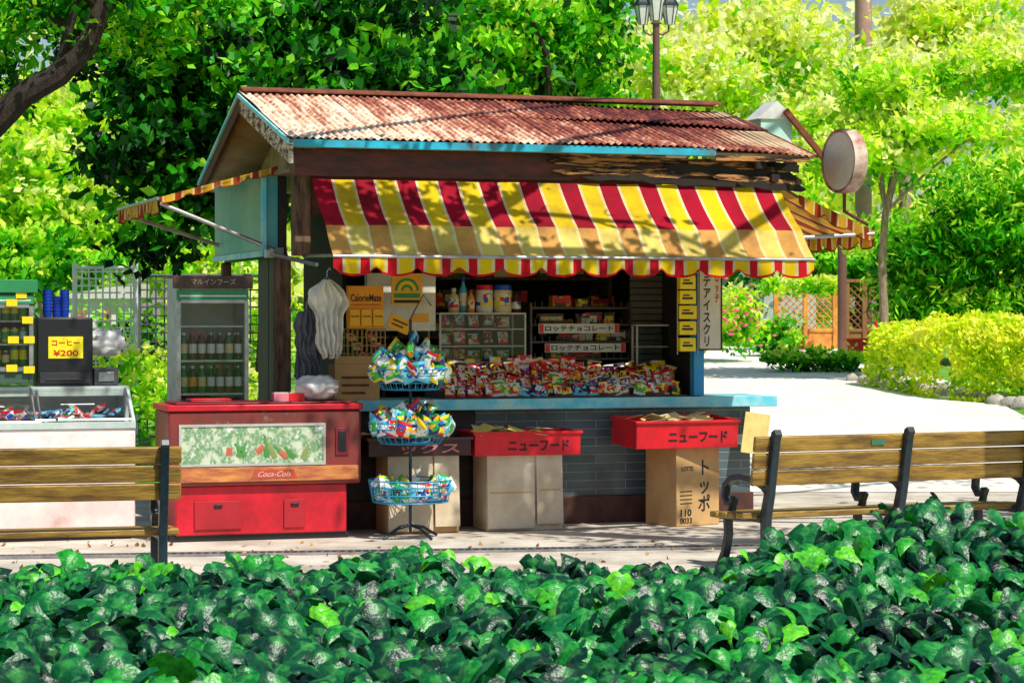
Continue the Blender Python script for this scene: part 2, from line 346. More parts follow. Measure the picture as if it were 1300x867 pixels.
def hedge(label,pts,wd,h,n,mat,ls):
    C=[];T=[]
    pts=[Vector(p) for p in pts]
    for i in range(n):
        k=random.random()*(len(pts)-1); a=int(k); f=k-a; p=pts[a].lerp(pts[a+1],f); d=(pts[a+1]-pts[a]).normalized(); q=Vector((d.y,-d.x,0))
        hh=h*(1+.12*math.sin(p.x*3+p.y*2)+.06*math.sin(p.x*11+p.y*7)); 
        th=random.uniform(-1,1)*math.pi/2*1.05
        rr=.82+.2*random.random(); ex=.55
        cx=math.copysign(abs(math.sin(th))**ex,th); cz=max(0,math.cos(th))**ex
        C.append((p.x+q.x*cx*wd*rr,p.y+q.y*cx*wd*rr,gz(p.y)+hh*cz*rr+random.gauss(0,.03)))
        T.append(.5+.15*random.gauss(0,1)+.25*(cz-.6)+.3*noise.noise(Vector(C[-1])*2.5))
    o=leafmesh('hedge',np.array(C),ls,np.array(T),mat,upb=1.5,origin=pts[0]); o.location=pts[0]
    return lab(o,label,'hedge')
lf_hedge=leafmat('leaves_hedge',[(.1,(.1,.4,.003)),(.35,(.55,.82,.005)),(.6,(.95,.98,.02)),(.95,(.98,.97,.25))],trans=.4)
hedge('clipped yellow-green hedge beside the bright path',[(6.3,37.5,0),(6.9,34.5,0),(8.0,33,0),(9.8,32.4,0)],.8,1.1,22000,lf_hedge,.1)
hedge('low sunlit green border behind the stone edging',[(7.0,30.8,0),(7.8,29.6,0),(9.0,28.6,0)],.4,.3,4000,lf_hedge,.09)
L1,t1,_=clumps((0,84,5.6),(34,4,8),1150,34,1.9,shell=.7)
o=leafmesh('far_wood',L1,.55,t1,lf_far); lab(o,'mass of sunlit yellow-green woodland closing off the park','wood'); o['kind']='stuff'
# edging stones
stonem=M('edging_stone',(.62,.58,.5),(.36,.32,.27),rough=.9,scale=6,bump=.6)
base=None
for i in range(24):
    t=i/23; x=5.6+t*1.95+ .25*math.sin(t*3); y=38.5-t*10
    if base is None:
        mb=MB(); 
        def fn(a,b):
            th=a*2*math.pi; ph=b*math.pi; p=Vector((math.sin(ph)*math.cos(th),math.sin(ph)*math.sin(th),math.cos(ph)))
            return p*(1+.25*noise.noise(p*1.7))
        mb.grid(fn,14,8); base=mb.obj('edging_stone',[stonem],ang=60); o=base
    else: o=base.copy(); col.objects.link(o)
    o.location=(x,y,gz(y)+.04); o.rotation_euler=(0,0,random.random()*6); s=random.uniform(.11,.19); o.scale=(s*1.4,s,s*.75)
    lab(o,'rough grey stone edging the hedge bed','stone','stones edging the path')
# ivy ground cover
def ivy_h(x,y):
    h=.32+.13*noise.noise(Vector((x*.9,y*.7,0)))+.09*noise.noise(Vector((x*2.5,y*2.5,3)))
    e=max(0,min(1,(13.2-y)/.7)); h*=.4+.6*e
    h+=.16*max(0,min(1,(x-.9)/.7))*max(0,min(1,(y-10.5)/1.2))*e
    h+=.12*math.exp(-((x-2.1)/.35)**2-((y-12.3)/.5)**2)
    h+=.12*math.exp(-((x+.55)/.25)**2-((y-12.6)/.3)**2)-.05*max(0,min(1,(-x-.8)/.4))*max(0,min(1,(y-11.5)))
    return h
def ivy():
    V=[];Fc=[];T=[];VN=[]
    # three-lobed pointed leaf, folded along midrib and along the side-lobe veins
    tmpl=[(0,0,.05,1),(0,.34,.07,1),(0,.68,.03,1),(0,1.14,-.16,.6)]
    side=[(.17,-.15,.0,0),(.34,-.10,-.05,0),(.60,.16,-.10,.4),(.42,.36,-.05,0),(.27,.52,-.05,0),(.17,.80,-.07,0),(.28,.12,.035,.93)]
    for sx in (-1,1):
        for a,b,c,vn in side: tmpl.append((sx*a,b,c,vn))
    def fs(o): return [(0,o,o+6),(o,o+1,o+6),(o+1,o+2,o+6),(o+6,o+2,o+3),(0,o+6,1),(1,o+6,o+3),(1,o+3,o+4),(1,o+4,2),(2,o+4,o+5),(2,o+5,3)]
    faces=fs(4)+[f[::-1] for f in fs(11)]
    n=0
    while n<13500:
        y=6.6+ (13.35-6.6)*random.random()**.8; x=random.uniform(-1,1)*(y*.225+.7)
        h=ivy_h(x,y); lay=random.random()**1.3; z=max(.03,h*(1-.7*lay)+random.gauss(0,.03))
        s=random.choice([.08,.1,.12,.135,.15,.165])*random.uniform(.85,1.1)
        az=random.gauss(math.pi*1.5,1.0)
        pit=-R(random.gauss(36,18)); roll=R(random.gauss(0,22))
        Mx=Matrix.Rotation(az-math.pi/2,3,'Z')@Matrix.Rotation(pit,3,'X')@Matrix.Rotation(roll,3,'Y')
        o=len(V); t=min(1,max(0,.56-.6*lay+random.gauss(0,.16)+.5*noise.noise(Vector((x*1.5,y*1.5,9)))))  # lower leaf layers get darker colour, painting shade into the gaps
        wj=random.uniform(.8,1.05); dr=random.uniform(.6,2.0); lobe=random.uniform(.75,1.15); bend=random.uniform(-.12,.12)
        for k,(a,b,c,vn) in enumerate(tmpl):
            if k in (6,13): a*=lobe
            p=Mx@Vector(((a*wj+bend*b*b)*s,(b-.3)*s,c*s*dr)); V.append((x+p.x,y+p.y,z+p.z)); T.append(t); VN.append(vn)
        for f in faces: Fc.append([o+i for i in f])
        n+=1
    me=bpy.data.meshes.new('ivy'); me.from_pydata(V,[],Fc)
    a=me.attributes.new('t','FLOAT','POINT'); a.data.foreach_set('value',T)
    a=me.attributes.new('vein','FLOAT','POINT'); a.data.foreach_set('value',VN)
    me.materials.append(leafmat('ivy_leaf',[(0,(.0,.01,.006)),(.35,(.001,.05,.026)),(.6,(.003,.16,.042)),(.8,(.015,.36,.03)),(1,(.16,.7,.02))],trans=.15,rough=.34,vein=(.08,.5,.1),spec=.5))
    me.polygons.foreach_set('use_smooth',[True]*len(Fc)); 
    o=bpy.data.objects.new('ivy_ground_cover',me); col.objects.link(o); lab(o,'dense bed of glossy dark green ivy leaves','ivy'); o['kind']='stuff'
ivy()
mb=MB(); mb.grid(lambda a,b:((a-.5)*9,5.5+b*7.9,max(.01,ivy_h((a-.5)*9,5.5+b*7.9)*.25)),60,50)
struct(mb.obj('ivy_bed_soil',[M('dark_soil',(.003,.009,.004),rough=1)]))
C=np.array([(random.uniform(-4,4),random.uniform(13.6,17.2),.012) for i in range(420)])
o=leafmesh('leaf_litter',C,.05,np.array([random.random() for i in C]),leafmat('litter',[(0,(.12,.05,.02)),(.5,(.35,.18,.05)),(1,(.5,.4,.1))],trans=.1),upb=14); o['kind']='stuff'; lab(o,'scatter of dry fallen leaves on the paving','leaves')
# ------------------------------------------------ KIOSK
kiosk=thing('kiosk','weathered snack kiosk with rusty corrugated roof and striped awnings','kiosk',K0,KA)
UR=3.42
mb=MB()
mb.box(0,.06,.3,2.5,2.1,2.72,0)
for k in range(4): mb.box(0.003*(k%2),.055,.3+k*.2,.3+k*.2+.194,0,2.098,0)
mb.obj('side_wall',[M('old_brown_wall',(.035,.02,.015),(.012,.008,.006),scale=3)],kiosk)
mb=MB(); mb.box(-.12,-.002,.32,2.3,2.12,2.74,0); mb.box(-.135,-.121,.30,2.32,2.10,2.15,1); mb.box(-.14,-.1,.28,.318,2.1,2.76,1)
mb.obj('shutter_case',[tealp,lblue],kiosk,bevel=.006)['label']='teal metal shutter case on the side wall'
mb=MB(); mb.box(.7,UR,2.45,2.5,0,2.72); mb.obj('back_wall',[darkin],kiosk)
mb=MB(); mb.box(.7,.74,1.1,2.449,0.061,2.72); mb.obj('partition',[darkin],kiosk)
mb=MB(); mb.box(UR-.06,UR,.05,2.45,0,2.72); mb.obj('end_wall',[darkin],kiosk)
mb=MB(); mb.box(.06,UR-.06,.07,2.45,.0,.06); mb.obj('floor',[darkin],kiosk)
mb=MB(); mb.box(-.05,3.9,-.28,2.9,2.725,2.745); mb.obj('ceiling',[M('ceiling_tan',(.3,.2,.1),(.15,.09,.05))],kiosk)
mb=MB(); mb.box(-.05,.07,.18,.298,0,2.1); mb.obj('post',[oldw],kiosk,bevel=.01)
mb=MB(); mb.box(-.03,.05,2.42,2.5,0,2.1); mb.obj('post',[oldw],kiosk,bevel=.01)
mb=MB(); mb.box(.02,.15,-.14,-.02,2.1,2.72); mb.obj('post',[oldw],kiosk,bevel=.01)
mb=MB(); a=U(878,.03); mb.box(a,a+.09,-.02,.07,1.001,2.41); mb.obj('door_jamb',[M('blue_jamb',(.02,.3,.75),(.05,.35,.6),rough=.5)],kiosk,bevel=.005)
mb=MB(); mb.box(.16,3.95,-.1,-.02,2.42,2.72); mb.obj('lintel',[brownw],kiosk)
cl=U(455,-.14); crt=U(986,-.14)
mb=MB(); mb.box(cl,crt,-.139,.55,.955,.995); mb.box(cl-.005,crt+.004,-.15,-.14,.915,1.0)
mb.obj('counter',[lblue],kiosk,bevel=.006)
def tilemat():
    m=bpy.data.materials.new('wall_tile'); m.use_nodes=True; nt=m.node_tree; b=nt.nodes['Principled BSDF']
    tc=nt.nodes.new('ShaderNodeTexCoord'); mp=nt.nodes.new('ShaderNodeMapping'); mp.inputs['Rotation'].default_value=(R(-90),0,0)
    br=nt.nodes.new('ShaderNodeTexBrick'); br.inputs['Scale'].default_value=1; br.inputs['Brick Width'].default_value=.5; br.inputs['Row Height'].default_value=.068; br.offset=.5
    br.inputs['Mortar Size'].default_value=.0028; br.inputs['Color1'].default_value=(.11,.15,.18,1); br.inputs['Color2'].default_value=(.075,.11,.135,1); br.inputs['Mortar'].default_value=(.34,.33,.28,1)
    nt.links.new(tc.outputs['Object'],mp.inputs[0]); nt.links.new(mp.outputs[0],br.inputs[0])
    n=nt.nodes.new('ShaderNodeTexNoise'); n.inputs['Scale'].default_value=3; n.inputs['Detail'].default_value=8; nt.links.new(tc.outputs['Object'],n.inputs[0])
    mx=nt.nodes.new('ShaderNodeMix'); mx.data_type='RGBA'; mx.blend_type='MULTIPLY'; mx.inputs[0].default_value=1
    rr=nt.nodes.new('ShaderNodeValToRGB'); rr.color_ramp.elements[0].position=.3; rr.color_ramp.elements[0].color=(.6,.5,.42,1); rr.color_ramp.elements[1].position=.5; rr.color_ramp.elements[1].color=(1.1,1.1,1.1,1)
    nt.links.new(n.outputs[0],rr.inputs[0]); nt.links.new(br.outputs[0],mx.inputs[6]); nt.links.new(rr.outputs[0],mx.inputs[7]); nt.links.new(mx.outputs[2],b.inputs['Base Color'])
    b.inputs['Roughness'].default_value=.2; bp=nt.nodes.new('ShaderNodeBump'); bp.inputs['Strength'].default_value=.6; bp.inputs['Distance'].default_value=.005; bp.invert=True
    nt.links.new(br.outputs['Fac'],bp.inputs['Height']); nt.links.new(bp.outputs[0],b.inputs['Normal']); return m
mb=MB(); mb.box(1.5,3.83,0,.06,.22,.955); mb.obj('tiled_front',[tilemat()],kiosk)
mb=MB(); mb.box(.1,1.499,0.0,.06,.22,.955); mb.obj('boarded_front',[M('dark_board',(.05,.025,.018),(.02,.012,.01),scale=4,stretch=(1,1,4))],kiosk)
mb=MB(); mb.box(0.08,3.85,-.03,.07,0,.22); mb.obj('plinth',[M('plinth_brown',(.12,.04,.025),(.05,.02,.015),rough=.7)],kiosk,bevel=.008)
mb=MB(); mb.box(3.42,3.83,.06,.5,.0,.955); mb.obj('counter_end',[tealp],kiosk)
def rustroof():
    m=bpy.data.materials.new('rusty_corrugated'); m.use_nodes=True; nt=m.node_tree; b=nt.nodes['Principled BSDF']; N=nt.nodes.new; Lk=nt.links.new
    tc=N('ShaderNodeTexCoord'); mp=N('ShaderNodeMapping'); mp.inputs['Scale'].default_value=(5,.8,.8)
    Lk(tc.outputs['Object'],mp.inputs[0])
    n1=N('ShaderNodeTexNoise'); n1.inputs['Scale'].default_value=1.3; n1.inputs['Detail'].default_value=10; n1.inputs['Roughness'].default_value=.75
    n2=N('ShaderNodeTexNoise'); n2.inputs['Scale'].default_value=18; n2.inputs['Detail'].default_value=8
    Lk(mp.outputs[0],n1.inputs[0]); Lk(tc.outputs['Object'],n2.inputs[0])
    sx=N('ShaderNodeSeparateXYZ'); Lk(tc.outputs['Object'],sx.inputs[0])
    mr=N('ShaderNodeMapRange'); mr.inputs[1].default_value=.6; mr.inputs[2].default_value=2.6; mr.inputs[3].default_value=.12; mr.inputs[4].default_value=-.1; Lk(sx.outputs[0],mr.inputs[0])
    my=N('ShaderNodeMapRange'); my.inputs[1].default_value=-.6; my.inputs[2].default_value=1.3; my.inputs[3].default_value=.05; my.inputs[4].default_value=-.07; Lk(sx.outputs[1],my.inputs[0])
    ad=N('ShaderNodeMath'); Lk(n1.outputs[0],ad.inputs[0]); Lk(mr.outputs[0],ad.inputs[1])
    ad3=N('ShaderNodeMath'); Lk(ad.outputs[0],ad3.inputs[0]); Lk(my.outputs[0],ad3.inputs[1])
    ad2=N('ShaderNodeMath'); ad2.operation='MULTIPLY_ADD'; ad2.inputs[1].default_value=.4; Lk(n2.outputs[0],ad2.inputs[0]); Lk(ad3.outputs[0],ad2.inputs[2])
    # crests of the corrugation are paler than the troughs
    ph=N('ShaderNodeMath'); ph.operation='MULTIPLY'; ph.inputs[1].default_value=2*math.pi/.058; Lk(sx.outputs[0],ph.inputs[0])
    sn=N('ShaderNodeMath'); sn.operation='SINE'; Lk(ph.outputs[0],sn.inputs[0])
    ad4=N('ShaderNodeMath'); ad4.operation='MULTIPLY_ADD'; ad4.inputs[1].default_value=.05; Lk(sn.outputs[0],ad4.inputs[0]); Lk(ad2.outputs[0],ad4.inputs[2])
    r=N('ShaderNodeValToRGB'); e=r.color_ramp.elements; e[0].position=.5; e[0].color=(.07,.014,.012,1); e[1].position=.92; e[1].color=(.95,.84,.66,1)
    x=e.new(.62); x.color=(.24,.045,.03,1); x=e.new(.72); x.color=(.46,.15,.08,1); x=e.new(.82); x.color=(.82,.58,.4,1)
    Lk(ad4.outputs[0],r.inputs[0])
    Lk(r.outputs[0],b.inputs['Base Color']); b.inputs['Roughness'].default_value=.7
    bp=N('ShaderNodeBump'); bp.inputs['Strength'].default_value=.2; bp.inputs['Distance'].default_value=.01; Lk(n2.outputs[0],bp.inputs['Height']); Lk(bp.outputs[0],b.inputs['Normal']); return m
rm=rustroof()
RU0,RU1=-.08,4.2; RV0,RVR,RV1=-.55,1.3,3.05; RZ0,RZR,RZ1=2.93,3.42,2.80
roof=MB(); 
def sheetrow(mb,va,za,vb,zb,lift):
    nsh=6; per=.058
    for k in range(nsh):
        a0=RU0+(RU1-RU0)*k/nsh-.03; a1=RU0+(RU1-RU0)*(k+1)/nsh; jit=random.uniform(-.02,.02); lz=lift+.006*(k%2)
        nu=int((a1-a0)/per*8)
        def fn(a,b):
            u=a0+(a1-a0)*a; v=va+(vb-va)*b+ (jit if b==0 else 0); z=za+(zb-za)*b+.009*math.sin(u/per*2*math.pi)+lz+.008*noise.noise(Vector((u*1.5,v*2,k)))
            sag=-.05*max(0,(u-3.0))**1.2 if b<.3 else -.03*max(0,u-2)
            return (u,v,z+sag)
        mb.grid(fn,nu,6)
vm=.45; zm=RZ0+(RZR-RZ0)*(vm-RV0)/(RVR-RV0)
sheetrow(roof,RV0,RZ0,vm+.06,zm+.02,.03); sheetrow(roof,vm,zm,RVR,RZR,.042)
sheetrow(roof,RV1,RZ1,RVR,RZR,.03)
ro=roof.obj('roof',[rm],kiosk,ang=70)
mb=MB(); mb.prism([(RVR-.1,RZR-.0),(RVR,RZR+.03),(RVR+.1,RZR-.0),(RVR+.1,RZR+.01),(RVR,RZR+.045),(RVR-.1,RZR+.01)],RU0-.02,RU1-.1); 
o=mb.obj('ridge_cap',[rust],ro); o.location=(0,0,.04)
mb=MB(); mb.prism([(RV0+.03,RZ0-.01),(RVR,RZR-.01),(RV1-.03,RZ1-.01),(RV1-.03,RZ1-.04),(RVR,RZR-.04),(RV0+.03,RZ0-.04)],RU0+.02,RU1-.05); mb.obj('roof_deck',[cream],kiosk)
peel=M('peeling_paint',(.7,.6,.48),(.16,.05,.025),rough=.85,scale=9,bump=.5,stretch=(1,1,2.5),pos=(.45,.55))
mb=MB(); mb.prism([(RV0,RZ0+.01),(RVR,RZR+.01),(RVR,RZR-.13),(RV0,RZ0-.16)],RU0-.03,RU0,mi=0)
mb.prism([(RV0-.01,RZ0+.02),(RVR,RZR+.03),(RVR,RZR-.0),(RV0-.01,RZ0-.015)],RU0-.05,RU0-.032,mi=1)
mb.obj('barge_board',[peel,lblue],kiosk)['label']='peeling white barge board with blue edge'
mb=MB(); mb.prism([(RVR,RZR+.01),(RV1,RZ1+.01),(RV1,RZ1-.1),(RVR,RZR-.11)],RU0-.03,RU0,mi=0)
mb.prism([(RVR,RZR+.03),(RV1+.01,RZ1+.02),(RV1+.01,RZ1-.01),(RVR,RZR)],RU0-.05,RU0-.032,mi=1)
mb.obj('barge_board',[brownw,lblue],kiosk)
mb=MB(); mb.prism([(-.2,2.75),(1.3,3.34),(2.8,2.75)],.3,.34); mb.prism([(.2,2.75),(.2,2.9),(.32,2.93),(.32,2.75)],.2,.299,mi=1)
mb.obj('gable',[M('gable_tan',(.6,.4,.2),(.3,.18,.08),scale=3,rough=.8),oldw],kiosk)
mb=MB(); mb.box(RU0,3.3,RV0+.0,RV0+.03,RZ0-.035,RZ0+.02,0); mb.box(3.302,RU1-.1,RV0+.01,RV0+.03,RZ0-.07,RZ0-.03,1); mb.obj('eave_trim',[M('turquoise_trim',(.02,.5,.75),(.04,.3,.42),rough=.5,scale=5,c3=(.2,.08,.05)),rotw],kiosk)
mb=MB(); mb.box(RU0+.04,2.15,-.42,-.38,2.69,RZ0-.037); mb.box(2.152,3.7,-.42,-.38,2.70,2.86)
mb.obj('fascia_board',[M('fascia_brown',(.16,.022,.012),(.05,.01,.008),rough=.5,scale=4,stretch=(1,3,3),bump=.2)],kiosk)
mb=MB()
def ragged(u0,l,z,h,yy,mi,ty=0):
    n=14; top=[];bot=[]
    for i in range(n+1):
        x=u0+l*i/n; f=math.sin(math.pi*i/n)**.3
        top.append((x,z+h*(.5+.5*f)+.018*noise.noise(Vector((x*9,z*7,1)))-ty*i/n)); bot.append((x,z+h*(.5-.5*f)+.03*noise.noise(Vector((x*7,z*9,4)))-ty*i/n))
    vs=[(p[0],yy,p[1]) for p in top]+[(p[0],yy,p[1]) for p in bot]+[(p[0],yy+.02,p[1]) for p in top]+[(p[0],yy+.02,p[1]) for p in bot]
    m=n+1; fs=[]
    for i in range(n):
        fs+= [(m+i,m+i+1,i+1,i),(i,i+1,2*m+i+1,2*m+i),(3*m+i,3*m+i+1,m+i+1,m+i),(2*m+i,2*m+i+1,3*m+i+1,3*m+i)]
    mb.add(vs,fs,mi)
for i,(u0,l,z,h,mi,ty) in enumerate([(1.95,.95,2.80,.07,0,.0),(2.5,1.3,2.835,.05,0,.02),(1.98,1.6,2.73,.06,0,.0),(2.9,1.1,2.76,.09,1,.03),(3.1,.95,2.83,.04,0,.06),(2.2,.7,2.69,.04,1,0),(2.7,1.25,2.67,.05,1,.02),(3.3,.7,2.71,.06,0,.05),(2.4,.5,2.87,.03,0,.0),(3.5,.6,2.66,.06,1,.04),(1.93,.35,2.86,.03,0,0)]):
    ragged(u0,l,z,h,-.445-.006*i,mi,ty)
mb.obj('rotten_fascia',[rotw,darkin],kiosk)['label']='splintered rotten board layers at the eave'
mb=MB()
for i in range(18):
    u0=3.6+random.random()*.42; T=Matrix.Translation((u0,-.5+random.random()*.3,2.66+random.random()*.16))@Matrix.Rotation(random.uniform(-.5,.5),4,'Y')@Matrix.Rotation(random.uniform(-.9,.9),4,'Z')
    mb.box(-.13,.15,0,.02,0,.06,random.choice([0,1,1]),T)
mb.obj('broken_boards',[oldw,darkin],kiosk)
def fabric(name,c,c2,tr=.3): return M(name,c,c2,rough=.8,scale=2.2,trans=tr,pos=(.42,.68),spec=.2)
ayel=fabric('awning_yellow',(.95,.68,.01),(.55,.33,.02)); ared=fabric('awning_red',(.5,.005,.03),(.2,.006,.015)); awh=fabric('awning_cream',(.9,.78,.45),(.6,.42,.18)); apl=fabric('awning_pale',(.95,.74,.18),(.5,.36,.08)); vred=fabric('valance_red',(.8,.01,.02),(.5,.01,.02)); vyel=fabric('valance_yellow',(.98,.7,.01),(.85,.5,.01))
aplr=fabric('awning_pale_red',(.82,.42,.11),(.4,.18,.05)); aplw=fabric('awning_pale_cream',(.96,.82,.4),(.6,.45,.18))
oyel=fabric('old_awning_yellow',(.8,.45,.02),(.45,.22,.02)); ored=fabric('old_awning_red',(.45,.06,.01),(.22,.03,.01)); owh=fabric('old_awning_cream',(.85,.65,.3),(.55,.38,.15))
def awning(parent,P0,Udir,Odir,width,rows,stripe=.325,name='awning',val=.13,nscal=None,off=0.,mats=None):
    Udir=Vector(Udir);Odir=Vector(Odir);P0=Vector(P0); mats=mats or [ared,ayel,awh,aplr,apl,aplw]; vm_=mats[:3] if mats[0]!=ared else [vred,vyel,awh]
    root=bpy.data.objects.new(name,None); col.objects.link(root); root.parent=parent
    def cv(mb,rws,isplain):
        cols=[]; u=-off
        while u<width-1e-4:
            for wd,mi in ((.145,0),(.022,2),(.136,1),(.022,2)):
                a=max(u,0);b=min(u+wd*stripe/.325,width)
                if b>a+1e-4: cols.append((a,b,mi))
                u+=wd*stripe/.325
        for (a,b,mi) in cols:
            for j in range(len(rws)-1):
                def pt(uu,r,k):
                    sg=-.018*math.sin(uu/width*math.pi*6)**2*math.sin(k/(max(1,len(rws)-1))*math.pi)
                    p=P0+Udir*uu+Odir*r[0]; p.z+=r[1]+sg+.012*noise.noise(Vector((uu*2,r[0]*3,1))); return p
                q=[pt(a,rws[j],j),pt(b,rws[j],j),pt(b,rws[j+1],j+1),pt(a,rws[j+1],j+1)]
                mb.add(q,[(0,1,2,3)],mi+3 if isplain else mi)
    def sub(r0,r1,n): return [(r0[0]+(r1[0]-r0[0])*i/n,r0[1]+(r1[1]-r0[1])*i/n-.02*math.sin(math.pi*i/n)) for i in range(n+1)]
    mb=MB(); cv(mb,sub(rows[0],rows[1],5),False); mb.obj('canopy',mats,root,ang=60)
    if len(rows)>2:
        mb=MB(); cv(mb,sub(rows[1],rows[2],4),True); mb.obj('canopy_lower_panel',mats,root,ang=60)
    last=rows[-1]; ns=nscal or max(2,int(round(width/.29)))
    def valance(A,B,n,val=val):
        mb=MB(); A=Vector(A);B=Vector(B); N=n*14
        nrm=(B-A).cross(Vector((0,0,1))).normalized()
        for i in range(N):
            t0=i/N;t1=(i+1)/N
            def d(t):
                f=(t*n)%1.0; return val*(.7+.3*math.sin(f*math.pi)**.8)-(.015 if (f<.08 or f>.92) else 0)
            wv=lambda t: nrm*.014*math.sin(t*n*2*math.pi*1.3)
            a=A.lerp(B,t0);b=A.lerp(B,t1); da=d(t0+1e-6);db=d(t1-1e-6)
            mi=[0,0,0,2,1,1,1,1,2][i%9]
            lo=lambda p,dd,t,fr: p-Vector((0,0,dd*fr))+wv(t)*fr
            mb.add([lo(a,da,t0,.88),lo(b,db,t1,.88),b,a],[(0,1,2,3)],mi)
            mb.add([lo(a,da,t0,1),lo(b,db,t1,1),lo(b,db,t1,.88),lo(a,da,t0,.88)],[(0,1,2,3)],0)
        mb.obj('valance',vm_,root,ang=60)
    A=P0+Udir*0+Odir*last[0]; A.z+=last[1]; B=P0+Udir*width+Odir*last[0]; B.z+=last[1]
    valance(A,B,ns)
    mb=MB(); mb.tube([A+Vector((0,0,-.005)),B+Vector((0,0,-.005))],.014,n=8); mb.obj('edge_bar',[steel],root)
    return root,A,B,valance
au0=U(396,-.42); au1=U(988,-.42)
zt=2.665
aw,_,_,_=awning(kiosk,(au0,-.43,zt),(1,0,0),(0,-1,0),au1-au0,[(0,0),(.43,-.36),(.66,-.585)],nscal=12,val=.15)
aw['label']='large front awning in red and yellow stripes'
for uu in (au0+.03,au1-.03):
    mb=MB(); mb.tube([(uu,-.02,2.1),(uu,-1.08,2.08)],.013); mb.obj('awning_arm',[steel],kiosk)
om=[ored,oyel,owh]
aw2,A,B,val=awning(kiosk,(-.02,.25,2.80),(0,1,0),(-1,0,0),2.0,[(0,0),(.93,-.26)],nscal=7,off=.1,mats=om,stripe=.25)
aw2['label']='dull striped side awning seen edge on'
val((-.02-.0,.25,2.80),(-.95,.25,2.54),4,.06)
for a,b in (((0,.3,2.14),(-.93,.27,2.5)),((0,2.1,2.2),(-.93,2.2,2.5)),((-.1,.2,2.12),(.17,-.25,2.03))):
    mb=MB(); mb.tube([a,b],.017); mb.box(a[0]-.03,a[0]+.03,a[1]-.03,a[1]+.03,a[2]-.03,a[2]+.03); mb.obj('awning_arm',[steel],kiosk)
aw3,A,B,val=awning(kiosk,(3.93,-.35,2.69),(0,1,0),(1,0,0),2.2,[(0,0),(.84,-.36)],nscal=7,off=.05,mats=om,stripe=.28,val=.15)
aw3['label']='side awning in faded orange stripes'
val((4.1,-.352,2.615),(4.77,-.352,2.33),3,.12)
mb=MB(); mb.tube([(3.93,-.3,2.26),(4.77,-.34,2.31)],.016); mb.tube([(3.93,-.3,2.26),(3.93,-.1,2.7)],.014); mb.obj('awning_arm',[steel],kiosk)
# round sign
p=W(1072,205,18.9)
rs=thing('round_sign','round double faced sign with faded face and rusty rim','sign',p,R(-66))
mb=MB(); T=Matrix.Rotation(R(90),4,'X'); mb.lathe([(.23,-.055),(.255,-.06),(.26,-.03),(.26,.03),(.255,.06),(.23,.055)],n=40,T=T); mb.obj('rim',[M('rim_rust',(.32,.06,.03),(.75,.6,.5),rough=.5,scale=5)],rs)
mb=MB(); mb.lathe([(.229,.056),(.2,.064),(.0,.066)],n=40,T=T); mb.lathe([(.0,-.066),(.2,-.064),(.229,-.056)],n=40,T=T); mb.obj('face',[M('faded_sign_face',(.9,.86,.8),(.8,.6,.5),rough=.4,scale=2.5,c3=(.4,.1,.1))],rs)
mb=MB(); mb.tube([(-.0,0,-.25),(-.0,.0,-.4),(-.05,.25,-.5)],.015); mb.obj('bracket',[rust],rs)
rs=thing('roof_ventilator','small white and teal gabled vent standing behind the roof','vent',(W(978,150,20.9).x,20.9,3.07),KA)
mb=MB(); mb.box(-.15,.15,-.13,.13,.05,.3); mb.obj('housing',[M('teal_pale',(.4,.75,.68),(.65,.8,.72))],rs)
mb=MB(); mb.prism([(-.19,.3),(0,.46),(.19,.3)],-.15,.15,axis='y'); mb.obj('cap',[white],rs)
mb=MB(); mb.box(-.02,.03,-.2,-.16,-.3,.3,0,Matrix.Translation((.26,0,.15))@Matrix.Rotation(R(-42),4,'Y')); mb.obj('stay',[rust],rs)
# ------------------------------------------------ interior
mb=MB()
for i,(z) in enumerate((1.2,1.45,1.7,1.95)):
    mb.box(1.2,3.2,1.6,2.1,z,z+.025)
mb.box(1.17,1.198,1.6,2.1,.0,2.2);mb.box(3.202,3.23,1.6,2.1,0,2.2)
mb.obj('shelf',[oldw],kiosk)
mb=MB()
for r in range(4): mb.box(U(560,.1),U(868,.1),.02+.13*r,.149+.13*r,.998,1.01+.045*r)
mb.obj('stepped_display',[M('display_dark',(.08,.05,.04))],kiosk)
mb=MB()
for i in range(22): mb.box(U(800,.75),U(862,.75),.75,.77,1.0+i*.055,1.048+i*.055)
mb.obj('slatted_shutter',[M('slat_grey',(.12,.11,.1))],kiosk,bevel=.004)
def packmesh(w,h,t,cols,name='snack_pack'):
    mb=MB(); nx,nz=8,7
    for sgn in (-1,1):
        def fn(a,b):
            x=(a-.5)*2; zz=(b-.5)*2; th=t*.5*(max(0,1-x**4))**.6*(max(0,1-zz**2))**.5
            wob=.015*w*math.sin(b*20)
            return (x*w/2*(1-.06*(1-zz*zz))+wob,sgn*th,b*h)
        def mf(i,j):
            if j in(0,nz-1): return 2
            if (i in (2,3,4,5) and j in (3,4)): return 1
            return 0
        mb.grid(fn,nx,nz,mf=mf)
    return mb.mesh(name,cols,True,60)
cr={'red':(.8,.01,.02),'yellow':(.95,.72,.01),'white':(.8,.8,.78),'blue':(.01,.08,.55),'green':(.02,.42,.06),'orange':(.95,.4,.01),'brown':(.13,.04,.02),'pink':(.85,.25,.32),'sky':(.1,.55,.8),'navy':(.01,.02,.12),'cream':(.85,.68,.35),'purple':(.22,.03,.28),'black':(.01,.01,.01)}
PC={k:M('plain_'+k,v,rough=.4) for k,v in cr.items()}
def PR(*k,scale=24): return printed('print_'+'_'.join(k)+str(scale),[cr[x] for x in k],scale)
